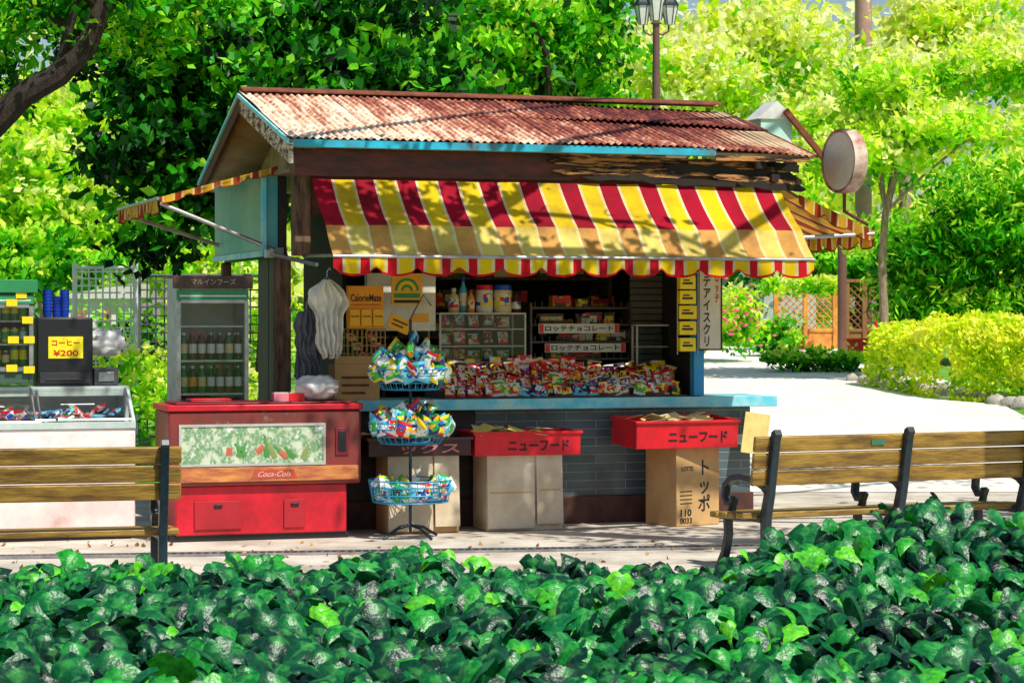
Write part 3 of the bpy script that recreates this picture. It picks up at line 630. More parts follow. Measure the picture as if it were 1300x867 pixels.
combos=[('red','white','yellow','black'),('brown','red','cream','yellow'),('white','red','brown','sky'),('navy','yellow','red','white'),('red','yellow','black','white'),('orange','white','red','brown'),('brown','cream','white','red'),('cream','red','brown','orange'),('blue','white','red','yellow'),('white','pink','red','green'),('black','red','white','yellow'),('white','brown','red','orange'),('navy','white','sky','red'),('red','brown','cream','white'),('green','yellow','white','red'),('purple','black','white','pink'),('black','brown','yellow','red'),('yellow','red','brown','white')]
packs=[]
for i,c in enumerate(combos): packs.append((packmesh(random.uniform(.09,.125),random.uniform(.12,.16),.035,[PR(*c),PR(c[1],c[2],c[0],scale=60),PC[c[2]]]),c))
def put(me,loc,rot,name,label,cat,group,scale=(1,1,1)):
    o=bpy.data.objects.new(name,me); col.objects.link(o); o.location=loc; o.rotation_euler=rot; o.scale=scale; return lab(o,label,cat,group)
for r in range(4):
    u=U(568,.05)+.02; u1=U(864,.05); run=0
    while u<u1:
        if run<=0: me,c=random.choice(packs); run=random.choice([1,2,3])
        run-=1
        s=random.uniform(.7,1.05)*(1 if r<3 else 1.15)
        p=KM@Vector((u,.05+.13*r+random.uniform(-.02,.02),1.012+.045*r))
        put(me,p,(R(-random.uniform(10,45)),R(random.uniform(-18,18)),KA+R(random.uniform(-28,28))),'snack_pack','%s and %s snack packet on the kiosk counter'%(c[0],c[1]),'snack','snack packets on the kiosk counter',(s,s,s))
        u+=random.uniform(.06,.09)
for i in range(17):
    px=565+i*17+random.uniform(-4,4); v=.5; u=U(px,v); w_=random.uniform(.07,.13); h=random.uniform(.1,.19)*(1.0 if px<720 else .75)
    c=random.choice([('yellow','red','white'),('orange','yellow','red'),('red','white','brown'),('brown','yellow','cream'),('white','red','orange'),('black','red','yellow'),('navy','white','red')])
    mb=MB(); mb.box(-w_/2,w_/2,0,.06,0,h); mb.box(-w_/2+.01,w_/2-.01,-.002,-.0003,h*.35,h*.65,1)
    o=mb.obj('sweets_box',[PR(*c,scale=18),PR(c[1],c[2],c[0],scale=60)],bevel=.003); o.location=KM@Vector((u,v,1.15)); o.rotation_euler=(R(-8),0,KA+R(random.uniform(-15,15))); lab(o,'upright %s sweets box behind the packets'%c[0],'box','sweets boxes on the counter')
def showcase(label,px0,px1,py0,py1,v,dep,nsh):
    u0,u1=U(px0,v),U(px1,v); z0=Z((px0+px1)/2,py1,v); z1=Z((px0+px1)/2,py0,v); w_=u1-u0;h=z1-z0
    r=kthing('display_case',label,'display case',u0,v,z0)
    mb=MB(); t=.014
    for x in (0,w_-t):
        for y in (0,dep-t): mb.box(x,x+t,y,y+t,0,h)
    for z in (0,h-t): 
        mb.box(t,w_-t,0,t,z,z+t);mb.box(t,w_-t,dep-t,dep,z,z+t);mb.box(0,t,t,dep-t,z,z+t);mb.box(w_-t,w_,t,dep-t,z,z+t)
    mb.obj('frame',[M('frame_white',(.7,.68,.6))],r)
    for k in range(1,nsh+1):
        mb=MB(); mb.box(t,w_-t,t,dep-t,h*k/(nsh+1),h*k/(nsh+1)+.01); mb.obj('shelf',[white],r)
    mb=MB(); mb.box(t,w_-t,.004,.007,t,h-t); mb.obj('glass_pane',[glass],r)
    mb=MB(); mb.box(t,w_-t,t,dep-t,h-t+.001,h-.001); mb.obj('top',[M('case_top',(.3,.28,.22))],r)
    return u0,u1,z0,z1
u0,u1,z0,z1=showcase('glass display case with bread on two shelves',558,668,397,462,.62,.35,2)
for k in range(3):
    for i in range(5):
        p=KM@Vector((u0+.08+i*.125,.74,z0+(z1-z0)*k/3+.02)); me,c=packs[random.choice([2,6,7,9])]
        put(me,p,(R(-15),0,KA+R(random.uniform(-15,15))),'bread_pack','wrapped %s bread inside the glass case'%c[0],'bread','wrapped breads inside the glass case',(.9,.9,.75))
mb=MB(); mb.box(u0-.02,u1+.02,.6,1.0,.06,z0-.003); mb.obj('inner_cabinet',[oldw],kiosk)
u0,u1,z0,z1=showcase('small glass case with pale frame near the shutter',808,857,412,470,.6,.12,1)
ua,ub=U(676,.75),U(800,.75)
mb=MB()
for k,z in enumerate((1.15,1.28,1.42,1.56,1.7)):
    mb.box(ua,ub,.75,1.2,z,z+.015)
    for i in range(14):
        uu=ua+.02+(ub-ua-.04)*i/13; mb.box(uu,uu+.006,.75,.756,z+.015,z+.06)
mb.box(ua-.02,ua-.001,.75,1.2,.06,1.75);mb.box(ub+.001,ub+.02,.75,1.2,.06,1.75)
mb.obj('wire_shelf',[M('dark_wire',(.1,.08,.07),metal=.5,rough=.4)],kiosk)
for (x0,x1,y0,y1) in ((684,786,411,423),(692,794,436,447)):
    v=.66; a=U(x0,v);b=U(x1,v); zb=Z((x0+x1)/2,y1,v); zt_=Z((x0+x1)/2,y0,v)
    r=kthing('sign_strip','white strip sign with dark chocolate lettering on the shelf edge','sign',(a+b)/2,v,zb,group='chocolate strip signs on the shelf')
    mb=MB(); mb.box(-(b-a)/2,(b-a)/2,0,.01,0,zt_-zb); mb.obj('board',[paper],r)
    for s_ in (-1,1):
        mb=MB(); x=s_*((b-a)/2-.022); mb.box(x-.018,x+.018,-.003,-.0005,.004,zt_-zb-.004); mb.obj('red_tab',[redp],r)
    text('ロッテチョコレート',.05,(0,-.003,(zt_-zb)/2),ink,r,fit=((b-a)-.11,.045),bold=.001)
for i in range(64):
    z=random.choice([1.17,1.3,1.44,1.58,1.72,]); uu=random.uniform(ua+.05,ub-.12)
    w_=random.uniform(.07,.16);h=random.uniform(.05,.1)
    mb=MB(); mb.box(0,w_,0,.12,0,h); mb.box(.01,w_-.01,-.002,-.0002,h*.3,h*.7,1)
    c=random.choice(['brown','red','cream','navy','white','orange','black','brown']); c2=random.choice(['white','yellow','red','cream'])
    o=mb.obj('goods_box',[PR(c,c2,'brown','black',scale=14),PC[c2]],bevel=.003); o.location=KM@Vector((uu,.85+.02*random.random(),z)); o.rotation_euler=(0,0,KA+random.uniform(-.1,.1)); lab(o,'small %s goods box on the wire shelf'%c,'box','goods boxes on the kiosk shelves')
    if i>24:
        zz=random.choice([1.225,1.475,1.725,1.975]); o.location=KM@Vector((random.uniform(1.25,3.05),1.62,zz)); o.scale=(1.3,1,1.6)
        o['label']='%s stock box on the back shelf'%c
def bottle(px,py0,py1,v,r,body,cap,label,name='bottle',jar=False):
    u=U(px,v); zb=Z(px,py1,v); h=Z(px,py0,v)-zb
    mb=MB()
    if jar: prof=[(r*.95,0),(r,.01),(r,h*.25),(r,h*.7),(r,h*.8),(r*.95,h*.82),(r*.98,h*.84),(r*.98,h)]; mi=[0,0,2,0,0,1,1]
    else: prof=[(r*.9,0),(r,.01),(r,h*.2),(r,h*.55),(r*.95,h*.62),(r*.35,h*.8),(r*.35,h*.86),(r*.42,h*.87),(r*.42,h)]; mi=[0,0,2,0,0,0,1,1]
    mb.lathe(prof,mi=mi); o=mb.obj(name,[body,cap,PR('white','red','yellow','blue',scale=30)]); o.location=KM@Vector((u,v,zb)); lab(o,label,name)
bottle(576,366,397,.72,.045,PC['cream'],white,'clear sauce bottle with white cap on the glass case')
bottle(588,352,397,.75,.035,PC['sky'],PC['blue'],'blue bottle standing on the glass case')
bottle(598,368,397,.7,.03,PC['orange'],redp,'slim orange bottle on the glass case')
bottle(615,362,397,.7,.07,paper,redp,'white tub with red lid on the glass case','jar',True)
bottle(638,362,397,.7,.075,PC['cream'],PC['blue'],'biscuit jar with blue lid on the glass case','jar',True)
bottle(655,372,397,.72,.04,PC['brown'],black,'brown bottle on the glass case')
# ------------------------------------------------ hanging signs
def flat(name,label,cat,px0,px1,py0,py1,v,mat,rot=0,th=.012,group=None):
    a,b=U(px0,v),U(px1,v); pm=(px0+px1)/2; zb,zt_=Z(pm,py1,v),Z(pm,py0,v)
    r=kthing(name,label,cat,(a+b)/2,v,zb,rot,group); mb=MB(); w_=b-a; mb.box(-w_/2,w_/2,0,th,0,zt_-zb); mb.obj('board',[mat],r,bevel=.002); return r,w_,zt_-zb
r,w_,h=flat('hanging_sign','orange hanging sign box for nutrition bars','sign',442,487,363,417,-.28,orange,th=.06)
text('CalorieMate',.06,(0,-.003,h*.72),ink,r,fit=(w_*.86,.055),bold=.001)
mb=MB(); mb.box(-w_*.42,w_*.42,-.003,-.0005,h*.55,h*.57); mb.obj('printed_line',[inkr],r)
ybox=M('amber_card',(.98,.5,.005),(.9,.4,.005),rough=.5)
for i in range(3):
    q,qw,qh=flat('product_box','amber nutrition bar box hanging under the orange sign','box',444+i*15,457+i*15,393,414,-.31,ybox,th=.02,group='amber bar boxes'); text('CalorieMate',.02,(0,-.003,qh*.6),ink,q,fit=(qw*.8,.015))
mb=MB(); mb.tube([(0,.02,h),(0,.02,h+.12)],.003); mb.obj('hook',[steel],r)
r,w_,h=flat('poster','pale poster sheet hanging inside the opening','poster',466,553,347,420,.1,M('poster_pale',(.75,.72,.6),(.55,.5,.42),scale=3))
mb=MB(); mb.box(w_*.14,w_*.4,-.003,-.0005,h*.15,h*.3); mb.obj('printed_panel',[PC['orange']],r)
r,w_,h=flat('hanging_sign','orange card with a green rainbow arch','sign',497,536,347,387,-.2,M('arch_card',(.9,.42,.03),(.75,.34,.03)))
mb=MB()
for k,(rr,mi) in enumerate(((.095,0),(.07,1),(.045,0))):
    N=14
    for i in range(N):
        a0=math.pi*i/N;a1=math.pi*(i+1)/N; ri=rr-.018
        mb.add([(math.cos(a0)*rr,-.003,h*.45+math.sin(a0)*rr),(math.cos(a1)*rr,-.003,h*.45+math.sin(a1)*rr),(math.cos(a1)*ri,-.003,h*.45+math.sin(a1)*ri),(math.cos(a0)*ri,-.003,h*.45+math.sin(a0)*ri)],[(0,1,2,3)],mi)
mb.box(-w_*.42,w_*.42,-.004,-.001,h*.22,h*.36,0); mb.box(-w_*.42,w_*.42,-.004,-.001,h*.06,h*.15,2)
mb.obj('rainbow_arch',[inkg,yellow,ink],r)
r,w_,h=flat('hanging_sign','small tilted orange card hung below the arch sign','sign',490,518,402,420,-.22,ybox); r.rotation_euler=(0,R(22),KA)
mb=MB(); mb.box(-w_*.35,w_*.35,-.003,-.0005,h*.6,h*.72); mb.box(-w_*.35,w_*.2,-.003,-.0005,h*.3,h*.42); mb.obj('printed_line',[rust],r)
r,w_,h=flat('vertical_sign','tall narrow white signboard with dark vertical lettering','sign',889,914,342,443,-.1,M('sign_white',(.85,.82,.75)),rot=R(-20),th=.04)
mb=MB(); t=.012; mb.box(-w_/2-t,-w_/2,-.004,.045,-t,h+t);mb.box(w_/2,w_/2+t,-.004,.045,-t,h+t);mb.box(-w_/2,w_/2,-.004,.045,h,h+t);mb.box(-w_/2,w_/2,-.004,.045,-t,0); mb.obj('frame',[brownw],r)
text('\n'.join('デアイスクリ'),.1,(-w_*.14,-.003,h*.48),ink,r,fit=(.06,h*.9),bold=.002); text('\n'.join('ロッテ'),.04,(w_*.32,-.003,h*.76),inkr,r,fit=(.03,h*.36),bold=.001)
for i,py in enumerate((350,369,388,408,429)):
    r,w_,h=flat('hanging_pack','yellow snack box clipped to a hanging strip','snack',863,884,py,py+17,-.2,yellow,rot=R(random.uniform(-12,12)),th=.05,group='yellow packs on a hanging strip')
    mb=MB(); mb.box(-w_*.36,w_*.3,-.003,-.0005,h*.35,h*.5); mb.box(-w_*.3,w_*.1,-.003,-.0005,h*.6,h*.7); mb.obj('printed_band',[ink],r)
mb=MB(); 
for px in (860,886): 
    mb.tube([KM@Vector((U(px,-.15),-.15,Z(px,345,-.15))),KM@Vector((U(px,-.15),-.15,Z(px,450,-.15)))],.005)
mb.tube([KM@Vector((U(860,-.15),-.15,Z(860,346,-.15))),KM@Vector((U(886,-.15),-.15,Z(886,346,-.15)))],.005)
o=mb.obj('hanging_rail',[steel]); lab(o,'pair of thin metal strips holding yellow packs','rail')
def cloth(name,label,px0,px1,py0,py1,v,mat,prof,amp=.03,thk=.05):
    pc=(px0+px1)/2; a,b=U(px0,v),U(px1,v); zb,zt_=Z(pc,py1,v),Z(pc,py0,v); h=zt_-zb; w_=b-a
    r=kthing(name,label,'clothing',(a+b)/2,v,zb)
    mb=MB(); 
    def wd(b_):
        x=b_*(len(prof)-1); i=min(int(x),len(prof)-2); f=x-i; return prof[i]*(1-f)+prof[i+1]*f
    for sgn in (0,1):
        def fn(x,y):
            ww=wd(y); xx=(x-.5)*w_*ww; f=abs(((x*5.3+.7*noise.noise(Vector((y*2.2,x,px0)))+y*.8)%1)-.5)*2
            d=amp*(f*1.6-.8)*(1.15-y*.8)+amp*.8*noise.noise(Vector((x*9,y*7,sgn*5+px0)))
            edge=1-abs(2*x-1)**3
            return (xx+.03*noise.noise(Vector((y*5,x*1.2,px0)))+.02*(1-y),(d+(thk*edge if sgn else -thk*edge)),h*y+.05*(abs(((x*2.6)%1)-.5)-.25)*(1-y)*2)
        mb.grid(fn,44,30)
    mb.obj('fabric',[mat],r,ang=180)
    mb=MB(); mb.tube([(-w_*.22,0,h*.93),(0,0,h+.02),(w_*.22,0,h*.93)],.005,n=6); mb.tube([(0,0,h+.02),(0,0,h+.06),(.02,0,h+.09),(.03,0,h+.07)],.004,n=6); mb.obj('hanger',[steel],r)
cloth('hanging_apron','crumpled white apron hanging beside the kiosk opening',389,441,355,452,-.45,M('white_cloth',(.95,.94,.88),(.86,.8,.7),trans=.25),[.42,.66,.62,.62,.8,1.0,.9,.2],.05,.03)
cloth('hanging_jacket','grey cloth jacket hanging behind the apron',370,408,395,482,-.18,M('grey_cloth',(.14,.15,.17),(.08,.08,.1)),[1,.9,.8,.85,.95,.5])
r,w_,h=flat('counter_carton','open brown carton with printed writing on the counter end','box',425,482,462,511,-.1,card,th=.2)
mb=MB(); 
for k in range(3): mb.box(-w_*.35,w_*.35-.03*k,-.003,-.0005,h*(.62-.2*k),h*(.68-.2*k))
mb.obj('printed_line',[rust],r)
mb=MB(); mb.box(-w_/2,w_/2,0,.003,h+.001,h+.06,0); mb.obj('flap',[card],r)
def wirebox(name,label,px0,px1,py0,py1,v,dep,mat,nv=10,nh=5):
    a,b=U(px0,v),U(px1,v); pc=(px0+px1)/2; zb,zt_=Z(pc,py1,v),Z(pc,py0,v); r=kthing(name,label,'rack',a,v,zb); w_=b-a;h=zt_-zb; mb=MB(); g=.0035
    for i in range(nv+1): x=w_*i/nv; mb.box(x-g,x+g,-g,g,0,h); mb.box(x-g,x+g,dep-g,dep+g,0,h)
    for j in range(nh+1): z=h*j/nh; mb.box(-g,w_+g,-2*g,0,z-g,z+g);mb.box(-g,w_+g,dep,dep+2*g,z-g,z+g);mb.box(-2*g,0,0,dep,z-g,z+g);mb.box(w_,w_+2*g,0,dep,z-g,z+g)
    mb.obj('wire_frame',[mat],r); return r
wirebox('wire_rack','small brown wire rack holding rolls on the counter',441,489,418,470,-.05,.25,M('brass_wire',(.45,.26,.06),metal=.4,rough=.4),8,5)
for i in range(6):
    o=put(packs[7][0],KM@Vector((U(447+i*8,.02),.02,Z(465,435+12*(i%3),.0))),(R(-30),0,KA),'bread_roll','cream wrapped roll in the wire rack','bread','rolls in the wire rack',(.8,.8,.6))
# ------------------------------------------------ rack with baskets
ru=U(521,-.8); rack=kthing('basket_rack','tall revolving wire basket rack full of snack pouches','display rack',ru,-.8,0)
mb=MB(); mb.tube([(0,0,.05),(0,0,1.62)],.012); mb.tube([(0,0,1.62),(.03,0,1.68),(.1,0,1.8),(.16,0,1.72)],.005,n=6); mb.obj('pole',[iron],rack)
mb=MB()
for k in range(4):
    a=k*math.pi/2+.4; mb.tube([(0,0,.1),(math.cos(a)*.12,math.sin(a)*.12,.08),(math.cos(a)*.25,math.sin(a)*.25,.012)],.011,n=6)
mb.obj('base',[iron],rack)
bz=[(Z(521,494,-.8),.15,.295),(Z(521,562,-.8),.15,.31),(Z(521,636,-.8),.16,.31)]
for bi,(z,hh,rr) in enumerate(bz):
    mb=MB(); N=30; lo=.72 if bi<2 else .9
    for (zz,r2) in ((0,rr*lo),(hh*.35,rr*(lo+.12*(1-lo)/.28)),(hh*.7,rr*(lo+.22*(1-lo)/.28)),(hh,rr)):
        mb.tube([(math.cos(2*math.pi*i/24)*r2,math.sin(2*math.pi*i/24)*r2,z+zz) for i in range(25)],.005,n=5,caps=False)
    for i in range(N):
        a=2*math.pi*i/N; mb.tube([(math.cos(a)*rr*.1,math.sin(a)*rr*.1,z),(math.cos(a)*rr*lo,math.sin(a)*rr*lo,z),(math.cos(a)*rr,math.sin(a)*rr,z+hh)],.0035,n=4,caps=False)
    mb.obj('basket',[M('blue_wire',(.02,.3,.55),rough=.4)],rack)
cupcombo=[('white','sky','green','blue'),('sky','white','navy','white'),('green','white','blue','yellow'),('blue','white','sky','white'),('white','green','blue','sky'),('green','yellow','white','white'),('white','red','blue','yellow'),('navy','green','white','orange')]
cm=[]
for c in cupcombo:
    cm.append((packmesh(.1,.1,.045,[PR(*c,scale=20),PR(c[1],c[2],c[0],scale=60),PC[c[1]]]),c))
for bi,(z,h,rr) in enumerate(bz):
    n=78 if bi==0 else 62 if bi==1 else 34
    for i in range(n):
        me,c=random.choice(cm)
        if bi==2 and i<22:
            a=i/22*6.28; q=rr*.82; p=KM@Vector((ru+q*math.cos(a),-.8+q*math.sin(a),z+.015)); rot=(R(random.uniform(-8,8)),R(random.uniform(-8,8)),a+math.pi/2+KA)
            s=1.25
        else:
            a=random.random()*6.28 if i>20 else i/21*6.28; q=rr*(.88 if i<=20 else .86*random.random()**.5)
            zz=z+.01+(.05 if i<=20 else .07+ (.24 if bi==0 else .16 if bi==1 else 0)*random.random()*(1-(q/rr)**1.6))
            p=KM@Vector((ru+q*math.cos(a),-.8+q*math.sin(a),zz)); rot=(R(random.uniform(-45,45)),R(random.uniform(-50,50)),random.random()*6) if i>20 else (R(random.uniform(-15,25)),R(random.uniform(-25,25)),a+math.pi/2+KA)
            s=1.2
        put(me,p,rot,'snack_pouch','%s and %s snack pouch piled in the wire basket'%(c[0],c[1]),'snack','snack pouches in the basket rack',(s,s,s))
# ------------------------------------------------ cartons & trays
def carton(label,px0,px1,py0,D_v,dep,mat,rot=0,flap=True):
    a,b=U(px0,D_v),U(px1,D_v); h=Z((px0+px1)/2,py0,D_v); w_=b-a
    r=kthing('cardboard_carton',label,'box',(a+b)/2,D_v,.006,rot)
    mb=MB(); mb.box(-w_/2,w_/2,0,dep,0,h); mb.obj('body',[mat],r,bevel=.006)
    if flap:
        for (x0,x1,an,ln) in ((0,w_*.62,-2.5,.95),(w_*.645,w_*.99,-4,.9)):
            mb=MB(); T=Matrix.Translation((-w_/2+.0,-.004,h*.985))@Matrix.Rotation(R(an),4,'X'); mb.box(x0,x1,-.004,0,-h*ln,0,0,T); mb.box(x0+.02,x1-.02,-.0052,-.0042,-h*ln*.52,-h*ln*.5,1,T); mb.obj('flap',[cardw,card],r)
    return r,w_,h
def tray(label,px0,px1,py0,py1,v,dep,mat,rim,txt=None,tilt=0,rot=0,txtm=None,fill=None):
    a,b=U(px0,v),U(px1,v); pm=(px0+px1)/2; z0=Z(pm,py1,v);h=Z(pm,py0,v)-z0; w_=b-a
    r=kthing('plastic_tray',label,'tray',(a+b)/2,v,z0,rot); r.rotation_euler=(R(tilt),0,KA+rot)
    mb=MB(); t=.012
    mb.box(-w_/2,w_/2,0,t,0,h);mb.box(-w_/2,w_/2,dep-t,dep,0,h);mb.box(-w_/2,-w_/2+t,t,dep-t,0,h);mb.box(w_/2-t,w_/2,t,dep-t,0,h);mb.box(-w_/2+t,w_/2-t,t,dep-t,0,.01)
    mb.obj('tub',[mat],r,bevel=.004)
    mb=MB(); mb.box(-w_/2-.015,w_/2+.015,-.016,-.001,h-.018,h+.004);mb.box(-w_/2-.015,w_/2+.015,dep+.001,dep+.016,h-.018,h+.004);mb.box(-w_/2-.015,-w_/2-.001,-.001,dep,h-.018,h+.004);mb.box(w_/2+.001,w_/2+.015,-.001,dep,h-.018,h+.004)
    mb.obj('rim',[rim],r,bevel=.003)
    if txt: text(txt,.08,(w_*.1,-.004,h*.42),txtm,r,fit=(w_*.58,min(.085,h*.58)),bold=.002)
    mb=MB()
    for i in range(16):
        T=Matrix.Translation((random.uniform(-w_*.42,w_*.42),random.uniform(.03,dep-.03),h*.85+random.random()*.05))@Matrix.Rotation(random.uniform(-.45,.45),4,'X')@Matrix.Rotation(random.uniform(-.3,.3),4,'Y')@Matrix.Rotation(random.uniform(-.6,.6),4,'Z')
        mb.box(-.08,.08,-.06,.06,0,.004,random.choice([0,1]),T)
    mb.obj('paper_lining',[PC['cream'],M('yellow_paper',(.85,.65,.15))],r)
    return r,w_,h
carton('tall brown carton standing on end beneath a dark tray',492,583,578,-.5,.35,card,flap=True)
carton('pale carton with doubled flaps beneath a red tray',618,714,577,-.5,.36,cardw,flap=True)
r,w_,h=carton('brown snack carton with printed lettering beneath a red tray',853,919,567,-.52,.38,card,rot=R(18),flap=False)
text('\n'.join('トッポ'),.16,(w_*.14,-.002,h*.5),ink,r,fit=(.12,.4),bold=.002); text('LOTTE',.05,(-w_*.25,-.002,h*.72),ink,r,fit=(.12,.035),bold=.001)
text('110',.05,(-w_*.28,-.002,h*.17),ink,r,fit=(.11,.055),bold=.001); text('0033',.05,(-w_*.28,-.002,h*.07),ink,r,fit=(.12,.045),bold=.001)
mb=MB()
for k in range(4): mb.box(-w_*.42,-w_*.14,-.002,-.0005,h*(.28+.05*k),h*(.292+.05*k))
mb.obj('printed_line',[ink],r)
tray('dark brown plastic tray on a carton',468,598,556,579,-.55,.42,M('brown_tray',(.05,.015,.015),rough=.4),M('brown_tray2',(.1,.03,.03),rough=.4),'ックス',txtm=M('pink_ink',(.6,.2,.2)))
tray('red plastic tray lined with yellow paper on a pale carton',603,737,548,578,-.55,.44,redp,redp,'ニューフード',txtm=ink)
tray('red plastic tray with lettering on the snack carton',806,939,534,569,-.62,.46,redp,redp,'ニューフード',tilt=3,txtm=ink,rot=R(4))
r,w_,h=flat('yellow_card','torn yellow card taped below the counter end','card',940,972,524,576,-.17,M('card_yellow',(.9,.72,.25),(.7,.55,.2)),rot=0,th=.004); r.rotation_euler=(0,R(8),KA)
# ------------------------------------------------ red chest freezer
fv=-.68; fu0,fu1=U(214,fv),U(459,fv); fw=fu1-fu0
fr=kthing('chest_freezer','worn red drinks freezer with small display window','freezer',fu0,fv,0)
dz=.6
ztop=Z(330,516,fv); zmid=Z(330,616,fv)
mb=MB(); mb.box(.06,fw-.1,.05,dz-.04,.05,zmid); mb.obj('base',[red],fr,bevel=.01)
mb=MB(); mb.box(.03,fw-.08,.07,dz-.06,0,.049); mb.obj('foot',[black],fr)
mb=MB(); mb.box(0,fw,0,dz,zmid+.001,ztop-.03); mb.obj('body',[M('faded_red_brown',(.32,.03,.03),(.16,.04,.03),rough=.4,scale=3,c3=(.4,.25,.15))],fr,bevel=.02)
mb=MB(); mb.box(-.015,fw+.01,-.015,dz+.01,ztop-.029,ztop+.015); mb.box(.06,fw-.06,.06,dz-.06,ztop+.016,ztop+.03,1); mb.obj('lid',[red,dred],fr,bevel=.008)
wx0,wx1=U(230,fv)-fu0,U(410,fv)-fu0; wz0,wz1=Z(320,588,fv),Z(320,541,fv)
mb=MB(); mb.box(wx0,wx1,-.006,-.001,wz0,wz1); mb.obj('window',[M('freezer_scene',(.62,.68,.52),(.12,.3,.12),rough=.15,scale=13,c3=(.85,.86,.8),pos=(.42,.54),stretch=(1,1,.8))],fr)
mb=MB(); t=.018; mb.box(wx0-t,wx1+t,-.014,-.0015,wz1,wz1+t);mb.box(wx0-t,wx1+t,-.014,-.0015,wz0-t,wz0);mb.box(wx0-t,wx0,-.014,-.0015,wz0,wz1);mb.box(wx1,wx1+t,-.014,-.0015,wz0,wz1); mb.obj('window_frame',[M('alu_frame',(.6,.6,.55),metal=.4)],fr)
icem=M('printed_ice',(.5,.62,.45),(.2,.4,.22),rough=.25,scale=30)
for i in range(9):
    mb=MB(); x=wx0+(wx1-wx0)*(.3+.62*(i+random.random()*.5)/9); hh=random.uniform(.11,.17); k=random.choice([0,1,1,2,2,0])
    mb.lathe([(.019,0),(.022,.01),(.022,hh*.55),(.009,hh*.8),(.009,hh)],n=10,mi=[k,3 if i%3==0 else k,k,k],T=Matrix.Translation((x,-.0065,wz0+random.uniform(.02,.07)))@Matrix.Rotation(random.uniform(-.9,.9),4,'Y')@Matrix.Scale(.12,4,(0,1,0)))
    mb.obj('printed_bottle',[icem,M('bottle_green',(.1,.32,.08),rough=.2),M('bottle_olive',(.3,.36,.12),rough=.2),M('bottle_label',(.6,.15,.08))],fr)
mb=MB(); mb.box(.0+.005,fw*.985,-.01,-.001,zmid+.03,wz0-.025); mb.obj('panel',[M('stained_panel',(.68,.28,.07),(.36,.07,.04),rough=.5,scale=4,stretch=(1,1,5),c3=(.75,.5,.22))],fr,bevel=.003)
mb=MB(); mb.prism([(fw*.42,zmid+.05),(fw*.66,zmid+.05),(fw*.64,wz0-.05),(fw*.44,wz0-.05)],-.0125,-.0105,axis='y'); mb.obj('name_plate',[M('plate_red',(.6,.05,.03),(.42,.08,.04))],fr)
text('Coca-Cola',.05,(fw*.54,-.0145,(zmid+wz0)/2+.002),M('faded_white',(.75,.6,.5)),fr,fit=(fw*.17,.038),shear=.45)
mb=MB(); x=U(434,fv)-fu0; mb.box(x-.05,x+.05,-.012,-.001,wz0+.05,wz1-.02);mb.box(x-.03,x+.03,-.02,-.0125,wz0+.08,wz1-.04,1); mb.obj('control_panel',[dred,black],fr,bevel=.003)
for (a,b) in ((248,308),(362,389)):
    x0,x1=U(a,fv)-fu0,U(b,fv)-fu0; mb=MB(); mb.box(x0,x1,.036,.048,Z(300,672,fv),Z(300,636,fv)); mb.box((x0+x1)/2-.03,(x0+x1)/2+.03,.028,.0355,Z(300,645,fv),Z(300,640,fv),1); mb.obj('grille',[M('grille_red',(.45,.01,.02)),black],fr,bevel=.004)
def bag(label,px,py,v,rx,ry,rz,mat,name='plastic_bag',cat='bag'):
    u=U(px,v); z=Z(px,py,v); mb=MB()
    def fn(a,b):
        th=a*2*math.pi; ph=b*math.pi; p=Vector((math.sin(ph)*math.cos(th),math.sin(ph)*math.sin(th),math.cos(ph)))
        k=1+.35*noise.noise(p*2.5+Vector((px,0,0)))+.16*abs(noise.noise(p*6)); return (p.x*rx*k,p.y*ry*k,rz+max(-rz,p.z*rz*k))
    mb.grid(fn,40,24); o=mb.obj(name,[mat],ang=50); o.location=KM@Vector((u,v,z)); o.rotation_euler=(0,0,KA); return lab(o,label,cat)
wb=M('white_bag',(.9,.9,.9),rough=.35,trans=.3)
bag('crumpled white plastic bag on the red freezer',403,507,-.5,.15,.1,.09,wb)
for i,(px,c1,c2) in enumerate(((358,'pink','white'),(377,'red','white'))):
    u=U(px,-.55); mb=MB(); mb.box(-.06,.06,0,.09,0,.06); mb.box(-.05,.05,.01,.08,.061,.066,1); o=mb.obj('tissue_box',[PC[c1],PC[c2]],bevel=.006); o.location=KM@Vector((u,-.55,ztop+.03)); o.rotation_euler=(0,0,KA+.1*i); lab(o,'small %s box on the red freezer lid'%c1,'box')
mb=MB(); 
for z in (0,.012): mb.box(-.15,.15,-.1,.1,z,z+.008)
o=mb.obj('folded_cloth',[redp],bevel=.004); o.location=KM@Vector((U(265,-.4),-.4,ztop+.032)); o.rotation_euler=(0,0,KA); lab(o,'folded red cloth on the freezer lid','cloth')
